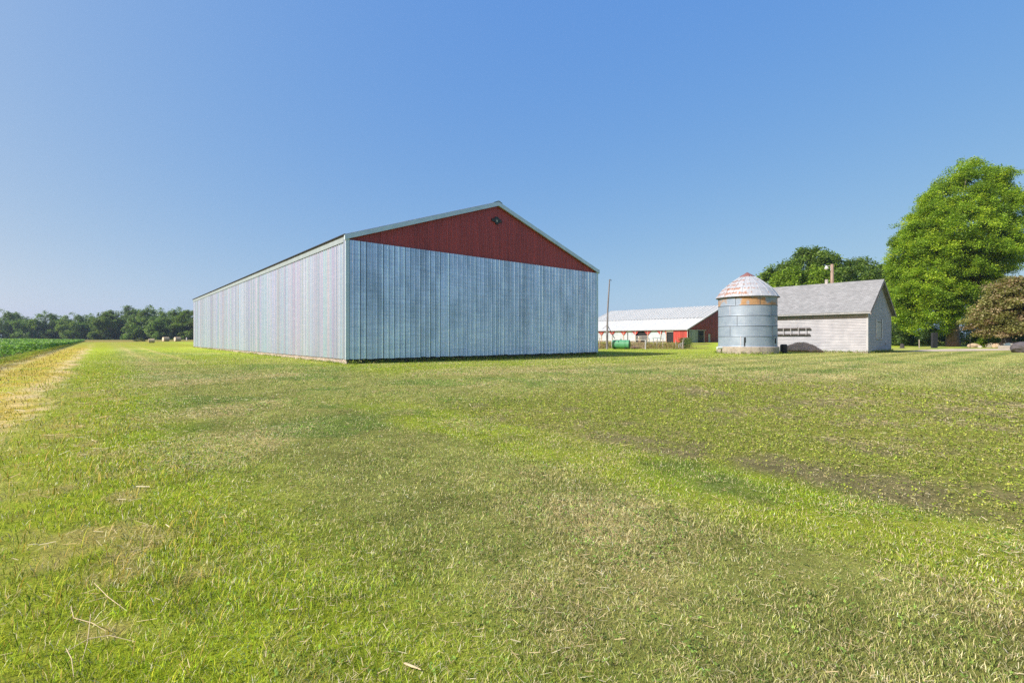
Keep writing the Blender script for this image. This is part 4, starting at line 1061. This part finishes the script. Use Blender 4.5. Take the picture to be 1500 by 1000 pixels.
def base_weeds(name, label, pts, rad, hz, seed, per=14, leaf=.035):
    g = np.random.default_rng(seed); C = np.array([(x, y, float(gh(x, y))) for x, y in pts]); k = np.repeat(np.arange(len(C)), per)
    hs = hz * g.uniform(.4, 1.3, len(C))
    p = C[k] + np.stack([g.normal(0, rad, len(k)), g.normal(0, rad, len(k)), hs[k] * g.random(len(k)) ** 1.2], -1)
    P = leaf_quads(p, leaf * g.uniform(.5, 1.3, len(k)), g, .1)
    cols = np.array([(.20, .30, .04), (.26, .35, .05), (.15, .24, .035), (.34, .32, .10)])
    t = cols[g.integers(0, 4, len(k))] * g.normal(1, .2, (len(k), 1))
    tag(link(name, fast_mesh(name, P.reshape(-1, 3), np.arange(len(k) * 4).reshape(-1, 4), LEAF, np.repeat(np.clip(t, .01, .6), 4, 0))), label, 'weeds', kind='stuff')
gw = np.random.default_rng(77); s0 = np.array(SHED)
base_weeds('weeds', 'ragged grass tufts along the sunny foot of the galvanised shed wall', [s0 + U * t - V * .16 for t in 50 * gw.random(150) ** 1.3], .06, .10, 401)
base_weeds('weeds', 'ragged grass tufts along the shaded foot of the shed doors', [s0 + V * t - U * .18 for t in 18.6 * gw.random(300)], .09, .17, 402)
hx_, hy_, _ = G(1271, 517.0); h0 = np.array([hx_, hy_])
base_weeds('weeds', 'grass tufts along the foot of the grey outbuilding', [h0 + U * t - V * .15 for t in 9.5 * gw.random(110)] + [h0 + V * t - U * .15 for t in 7.3 * gw.random(90)], .09, .2, 403)
bx_, by_, _ = D(1094.5, 39.4)
base_weeds('weeds', 'grass tufts around the concrete base of the grain bin', [(bx_ + 2.38 * math.cos(a), by_ + 2.38 * math.sin(a)) for a in gw.uniform(0, 6.28, 150)], .07, .16, 404)

# a pale cow looking out of the open bay
def cow():
    s = 12.4
    p = np.array([bx, by]) + U * s - V * 0.9
    z = float(gh(p[0], p[1]))
    vs = [(0, .75, 1.05), (0, .25, 1.06), (0, -.35, 1.08), (0, -.75, 1.12),            # rump, belly, chest, neck base
          (0, -1.02, 1.42), (0, -1.22, 1.50), (0, -1.42, 1.30), (0, -1.52, 1.14),          # neck, poll, face, muzzle
          (.2, -.55, .72), (.21, -.58, .40), (.21, -.54, .05), (-.2, -.55, .72), (-.21, -.58, .40), (-.21, -.54, .05),
          (.2, .62, .74), (.21, .78, .46), (.21, .70, .05), (-.2, .62, .74), (-.21, .78, .46), (-.21, .70, .05),
          (.2, -1.2, 1.50), (-.2, -1.2, 1.50)]
    rad = [.30, .37, .36, .24, .17, .15, .115, .085, .13, .075, .06, .13, .075, .06, .16, .08, .06, .16, .08, .06, .035, .035]
    es = [(0, 1), (1, 2), (2, 3), (3, 4), (4, 5), (5, 6), (6, 7), (2, 8), (8, 9), (9, 10), (2, 11), (11, 12), (12, 13), (0, 14), (14, 15), (15, 16), (0, 17), (17, 18), (18, 19), (5, 20), (5, 21)]
    me = bpy.data.meshes.new('cow'); me.from_pydata(vs, es, [])
    m, nt, bs = new_mat('cow_hide'); sp = nt.nodes.new('ShaderNodeSeparateXYZ'); tc = nt.nodes.new('ShaderNodeTexCoord'); nt.links.new(tc.outputs['Object'], sp.inputs[0])
    f = N(nt, 'ShaderNodeMapRange'); nt.links.new(sp.outputs[1], f.inputs[0]); f.inputs[1].default_value = -1.0; f.inputs[2].default_value = -.9
    col = mix(nt, f.outputs[0], (.62, .58, .54), (.40, .29, .23)); nt.links.new(col, bs.inputs['Base Color']); bs.inputs['Roughness'].default_value = .9
    me.materials.append(m)
    o = link('cow', me, None, (p[0], p[1], z), GRID - math.pi / 2 + math.radians(25))
    md = o.modifiers.new('skin', 'SKIN'); 
    for i, rr_ in enumerate(rad): me.skin_vertices[0].data[i].radius = (rr_, rr_)
    me.skin_vertices[0].data[1].use_root = True
    o.modifiers.new('sub', 'SUBSURF').render_levels = 2
    tag(o, 'pale faced cow standing in the dark open bay of the barn', 'cow')
cow()

# ------------------------------------------------------------------ hay bales and far bits
HAY = simple('hay', (.46, .37, .24), .95, 0, .3, 6, (1, 1, 1), .8); HAYE = simple('hay_end', (.58, .50, .36), .95, 0, .3, 7, bmp=.8)
def bale(px, py, rz, label, s=1):
    x, y, z = G(px, py)
    r = empty('hay_bale', (x, y, z), rz, label, 'hay bale', 'round hay bales on the far hayfield')
    MB().tube([(-.74 * s, 0, .58 * s), (-.70 * s, 0, .58 * s), (.70 * s, 0, .58 * s), (.74 * s, 0, .58 * s)], [.56 * s, .62 * s, .62 * s, .56 * s], 22, cap=False).build('bale_side', HAY, r)
    for e in (-1, 1): MB().tube([(.735 * e * s, 0, .58 * s), (.76 * e * s, 0, .58 * s)], [.565 * s, .3 * s], 22).build('bale_end', HAYE, r)
    return r
bale(222, 502.0, math.radians(37), 'round hay bale seen side on, nearest of the three', .74)
bale(243, 499.7, math.radians(58), 'round hay bale with its lit end showing, middle of the three', 1.05)
bale(260, 499.6, math.radians(58), 'round hay bale nearest the galvanised shed wall', 1.05)
x, y, z = G(273.3, 498.4)
mk = MB().box((-.18, -.12, 0), (.18, .12, .95)).prism([(-.2, -.14, .95), (.2, -.14, .95), (0, -.14, 1.2)], (0, .28, 0)).build('white_marker', WHITE, None, (x, y, z), bevel=.02)
tag(mk, 'small white marker box far off beside the shed corner', 'marker')
x, y, z = G(205, 500); shrub('grey_shrub', 'tiny grey green shrub standing alone on the far hayfield', (x, y, z), 1.3, 1.1, 25, 40, .12, [(.12, .15, .08), (.09, .12, .06)], 240)

# ------------------------------------------------------------------ driveway and its border
def driveway():
    near = [(1328, 515.0), (1370, 514.8), (1420, 514.2), (1460, 513.6), (1500, 512.8), (1570, 512.2)]
    farr = [(1350, 512.4), (1380, 511.4), (1420, 510.9), (1460, 510.9), (1500, 510.7), (1570, 510.2)]
    vs = []; fs = []; sub = 8; rows = 7
    def lerp_list(L, t):
        t = t * (len(L) - 1); i = min(int(t), len(L) - 2); f = t - i
        return (L[i][0] * (1 - f) + L[i + 1][0] * f, L[i][1] * (1 - f) + L[i + 1][1] * f)
    nn = 40
    gr = random.Random(2)
    for i in range(nn + 1):
        a = G(*lerp_list(near, i / nn)); b = G(*lerp_list(farr, i / nn))
        for k in range(rows + 1):
            t = k / rows + (gr.uniform(-.06, .06) if 0 < k < rows else 0)
            x = a[0] * (1 - t) + b[0] * t; y = a[1] * (1 - t) + b[1] * t
            vs.append((x, y, float(gh(x, y)) + .022))
    for i in range(nn):
        for k in range(rows):
            q = i * (rows + 1) + k; fs.append((q, q + rows + 1, q + rows + 2, q + 1))
    m = simple('gravel', (.42, .36, .27), .95, 0, .3, 2.0, bmp=.6)
    mb = MB().add(vs, fs)
    tag(mb.build('driveway', m), 'pale gravel driveway passing in front of the maple', 'driveway', kind='structure')
driveway()
def rock(label, px, dep, sx, sy, sz, col, seed, name='rock', group='rocks of the garden border'):
    import bmesh
    bm = bmesh.new(); bmesh.ops.create_icosphere(bm, subdivisions=4, radius=1)
    g = np.random.default_rng(seed); o = g.uniform(0, 50, 3)
    for v in bm.verts:
        n = float(fbm(v.co.x * 1.2 + o[0] + v.co.z * .7, v.co.y * 1.2 + o[1] + v.co.z * .9, 1.0, 3)) - .5
        v.co *= 1 + .55 * n
        v.co.x *= sx; v.co.y *= sy; v.co.z *= sz
    me = bpy.data.meshes.new(name); bm.to_mesh(me); bm.free()
    me.materials.append(simple('stone', col, .9, 0, .3, 2.5, bmp=.6))
    x, y, z = D(px, dep)
    return tag(link(name, me, None, (x, y, z + sz * .45)), label, 'rock', group)
rock('broad flat tan rock between the maple trunk and the yellow green plants', 1427, 58, .75, .5, .35, (.36, .29, .20), 1)
rock('small grey rock with a pale top left in the border', 1435.5, 57, .22, .2, .17, (.40, .38, .34), 2)
rock('large greenish grey rock in the middle of the border', 1452, 58, .6, .45, .42, (.27, .26, .20), 3)
rock('tan rock leaning on the greenish grey rock', 1459.5, 57, .42, .35, .36, (.40, .32, .22), 4)
rock('whitish rock beside the bronze tree trunk', 1467, 58, .38, .35, .45, (.52, .48, .42), 5)
rock('small pale tan rock in front of the whitish rock', 1468.5, 55.5, .3, .25, .2, (.55, .46, .34), 6)
rock('smooth slate blue rounded stone at the foot of the bronze tree', 1478.5, 55, .62, .5, .42, (.06, .10, .125), 7, 'slate_stone', 'slate_stone')
rock('big dark grey boulder on the lawn at the right frame edge', 1504, 40, 1.05, .9, .62, (.075, .07, .075), 8, 'boulder', 'boulder')
for ob in scene.objects:
    if ob.get('group') in ('slate_stone', 'boulder'): del ob['group']
# pale stone slabs
for k, (px, py, w, lb) in enumerate(((1493, 508.3, 3.4, 'lowest of the three pale stone slabs by the driveway'), (1499, 505.2, 3.2, 'middle of the three pale stone slabs by the driveway'), (1505, 502.6, 2.8, 'topmost of the three pale stone slabs by the driveway'))):
    x, y, z = D(px, 52 + k * 2.2)
    o = MB().box((-w / 2, -.6, 0), (w / 2, 1.2, .14 + .20 * (k + 1))).build('stone_slab', simple('pale_stone', (.27, .25, .225), .9, 0, .15, 2.5), None, (x + .6, y, z), bevel=.03)
    tag(o, lb, 'stone slab', 'pale stone slabs')
# posts in front of the maple
x, y, z = D(1368.5, 57)
o = MB().prism([(-.32, -.12, -.2), (.30, -.12, -.2), (.36, -.12, 1.72), (.30, -.12, 1.80), (-.24, -.12, 1.78), (-.28, -.12, 1.70)], (0, .24, 0)).build('slate_post', simple('slate', (.012, .014, .018), .8), None, (x, y, z), bevel=.02)
tag(o, 'dark slate leaning slab post left of the maple trunk', 'post')
post('garden_stake', 'short whitish stake at the edge of the driveway', 1346.5, 56, 1.0, .05, GRAYW, None, 0, 'stake')
post('garden_stake', 'thin dark stake between the maple and the bronze tree', 1421, 56, 1.35, .03, DARK, None, 0, 'stake')
x, y, z = D(1321.5, 56)
tag(MB().tube([(0, 0, -.1), (0, 0, .05), (0.02, 0, .5)], [.30, .22, .18], 12).build('tree_stump', BARK2, None, (x, y, z)), 'small dark stump on the grass right of the outbuilding', 'stump')

# ------------------------------------------------------------------ dry stalks in the foreground
STALK = simple('dry_stalk', (.47, .39, .24), .8, 0, .2, 20, bmp=0)
def stalk(label, pts, rad=.0014):
    P = []
    for px, py, hh in pts:
        x, y, z = G(px, py); P.append((x, y, z + hh))
    o = MB().tube(P, [rad * 1.0, rad * 1.1] + [rad] * (len(P) - 3) + [rad * .5], 6).build('dry_stalk', STALK)
    tag(o, label, 'stalk', 'dry stalks lying in the grass')
stalk('pale dry stalk slanting down to the right, furthest back of the foreground stalks', [(138, 868, .05), (158, 886, .04), (186, 904, .03)])
stalk('pale bent dry stalk left of the slanting one', [(104, 904, .05), (108, 916, .035), (135, 922, .03), (155, 934, .03)])
stalk('long pale horizontal dry stalk near the bottom left corner', [(95, 966, .03), (130, 953, .05), (160, 948, .05), (198, 950, .03)])
stalk('pale dry stalk pointing toward the camera at the bottom left', [(97, 968, .05), (105, 980, .04), (108, 999, .02)])
stalk('short upright dry stalk crossing the long horizontal one', [(133, 930, .09), (128, 955, .04), (120, 975, .02)])
stalk('thin tan twig lying in the lawn near the bottom centre', [(592, 978, .02), (604, 983, .02), (617, 988, .02)], .004)

# ------------------------------------------------------------------ light, sky, air, camera
to_sun = -V + .25 * U; to_sun /= np.linalg.norm(to_sun)
EL = R(37.5); AZ = math.atan2(to_sun[0], to_sun[1])
sd = Vector((to_sun[0] * math.cos(EL), to_sun[1] * math.cos(EL), math.sin(EL)))
sl = bpy.data.lights.new('sun', 'SUN'); sl.energy = 4.0; sl.angle = R(.53); sl.color = (1, .95, .87)
so = bpy.data.objects.new('sun', sl); COL.objects.link(so); so.rotation_euler = sd.to_track_quat('Z', 'Y').to_euler()
w = bpy.data.worlds.new('World'); scene.world = w; w.use_nodes = True
nt = w.node_tree; sky = nt.nodes.new('ShaderNodeTexSky'); sky.sky_type = 'NISHITA'; sky.sun_disc = False
sky.sun_elevation = EL; sky.sun_rotation = AZ; sky.air_density = .3; sky.dust_density = 2.0; sky.ozone_density = 3.0; sky.altitude = 0
# tone of the hazy summer sky: a power per channel on the sky model's own radiance
EXPO = .9
sp = nt.nodes.new('ShaderNodeSeparateColor'); cb = nt.nodes.new('ShaderNodeCombineColor'); nt.links.new(sky.outputs[0], sp.inputs[0])
for k, (gm_, gain) in enumerate(((.829, 2.14), (.469, 1.235), (.06, .82))):
    a_ = N(nt, 'ShaderNodeMath', operation='MULTIPLY'); nt.links.new(sp.outputs[k], a_.inputs[0]); a_.inputs[1].default_value = .1
    b_ = N(nt, 'ShaderNodeMath', operation='POWER'); nt.links.new(a_.outputs[0], b_.inputs[0]); b_.inputs[1].default_value = gm_
    c_ = N(nt, 'ShaderNodeMath', operation='MULTIPLY'); nt.links.new(b_.outputs[0], c_.inputs[0]); c_.inputs[1].default_value = gain * 10 / 2 ** EXPO
    nt.links.new(c_.outputs[0], cb.inputs[k])
nt.links.new(cb.outputs[0], nt.nodes['Background'].inputs[0]); nt.nodes['Background'].inputs[1].default_value = .10

hz, hnt, hbs = new_mat('haze_air'); hnt.nodes.remove(hbs)
pv = hnt.nodes.new('ShaderNodeVolumePrincipled'); pv.inputs['Color'].default_value = (.58, .76, 1, 1); pv.inputs['Density'].default_value = .00017; pv.inputs['Anisotropy'].default_value = .2
hnt.links.new(pv.outputs[0], hnt.nodes['Material Output'].inputs['Volume'])
hb = MB().box((-6100, -6100, -1.2), (6100, 6100, 32)).build('haze', hz); tag(hb, 'thin summer haze over the farmland', 'haze', kind='stuff')
cam = bpy.data.cameras.new('camera'); co = bpy.data.objects.new('camera', cam); COL.objects.link(co)
co.location = (0, 0, CAM_H); co.rotation_euler = (R(90), 0, 0)
cam.lens = 36 * F / 1500; cam.sensor_width = 36; cam.shift_y = -4.5 / 1500; cam.clip_end = 12000; cam.clip_start = .05
scene.camera = co
vs = scene.view_settings; vs.view_transform = 'Standard'; vs.look = 'None'; vs.gamma = 1; vs.exposure = EXPO; vs.use_curve_mapping = False
scene.cycles.use_denoising = False; scene.render.filter_size = 1.05; scene.cycles.denoiser = 'OPENIMAGEDENOISE'; scene.cycles.denoising_input_passes = 'RGB_ALBEDO_NORMAL'; scene.cycles.denoising_prefilter = 'ACCURATE'
scene.cycles.max_bounces = 6; scene.cycles.transparent_max_bounces = 4
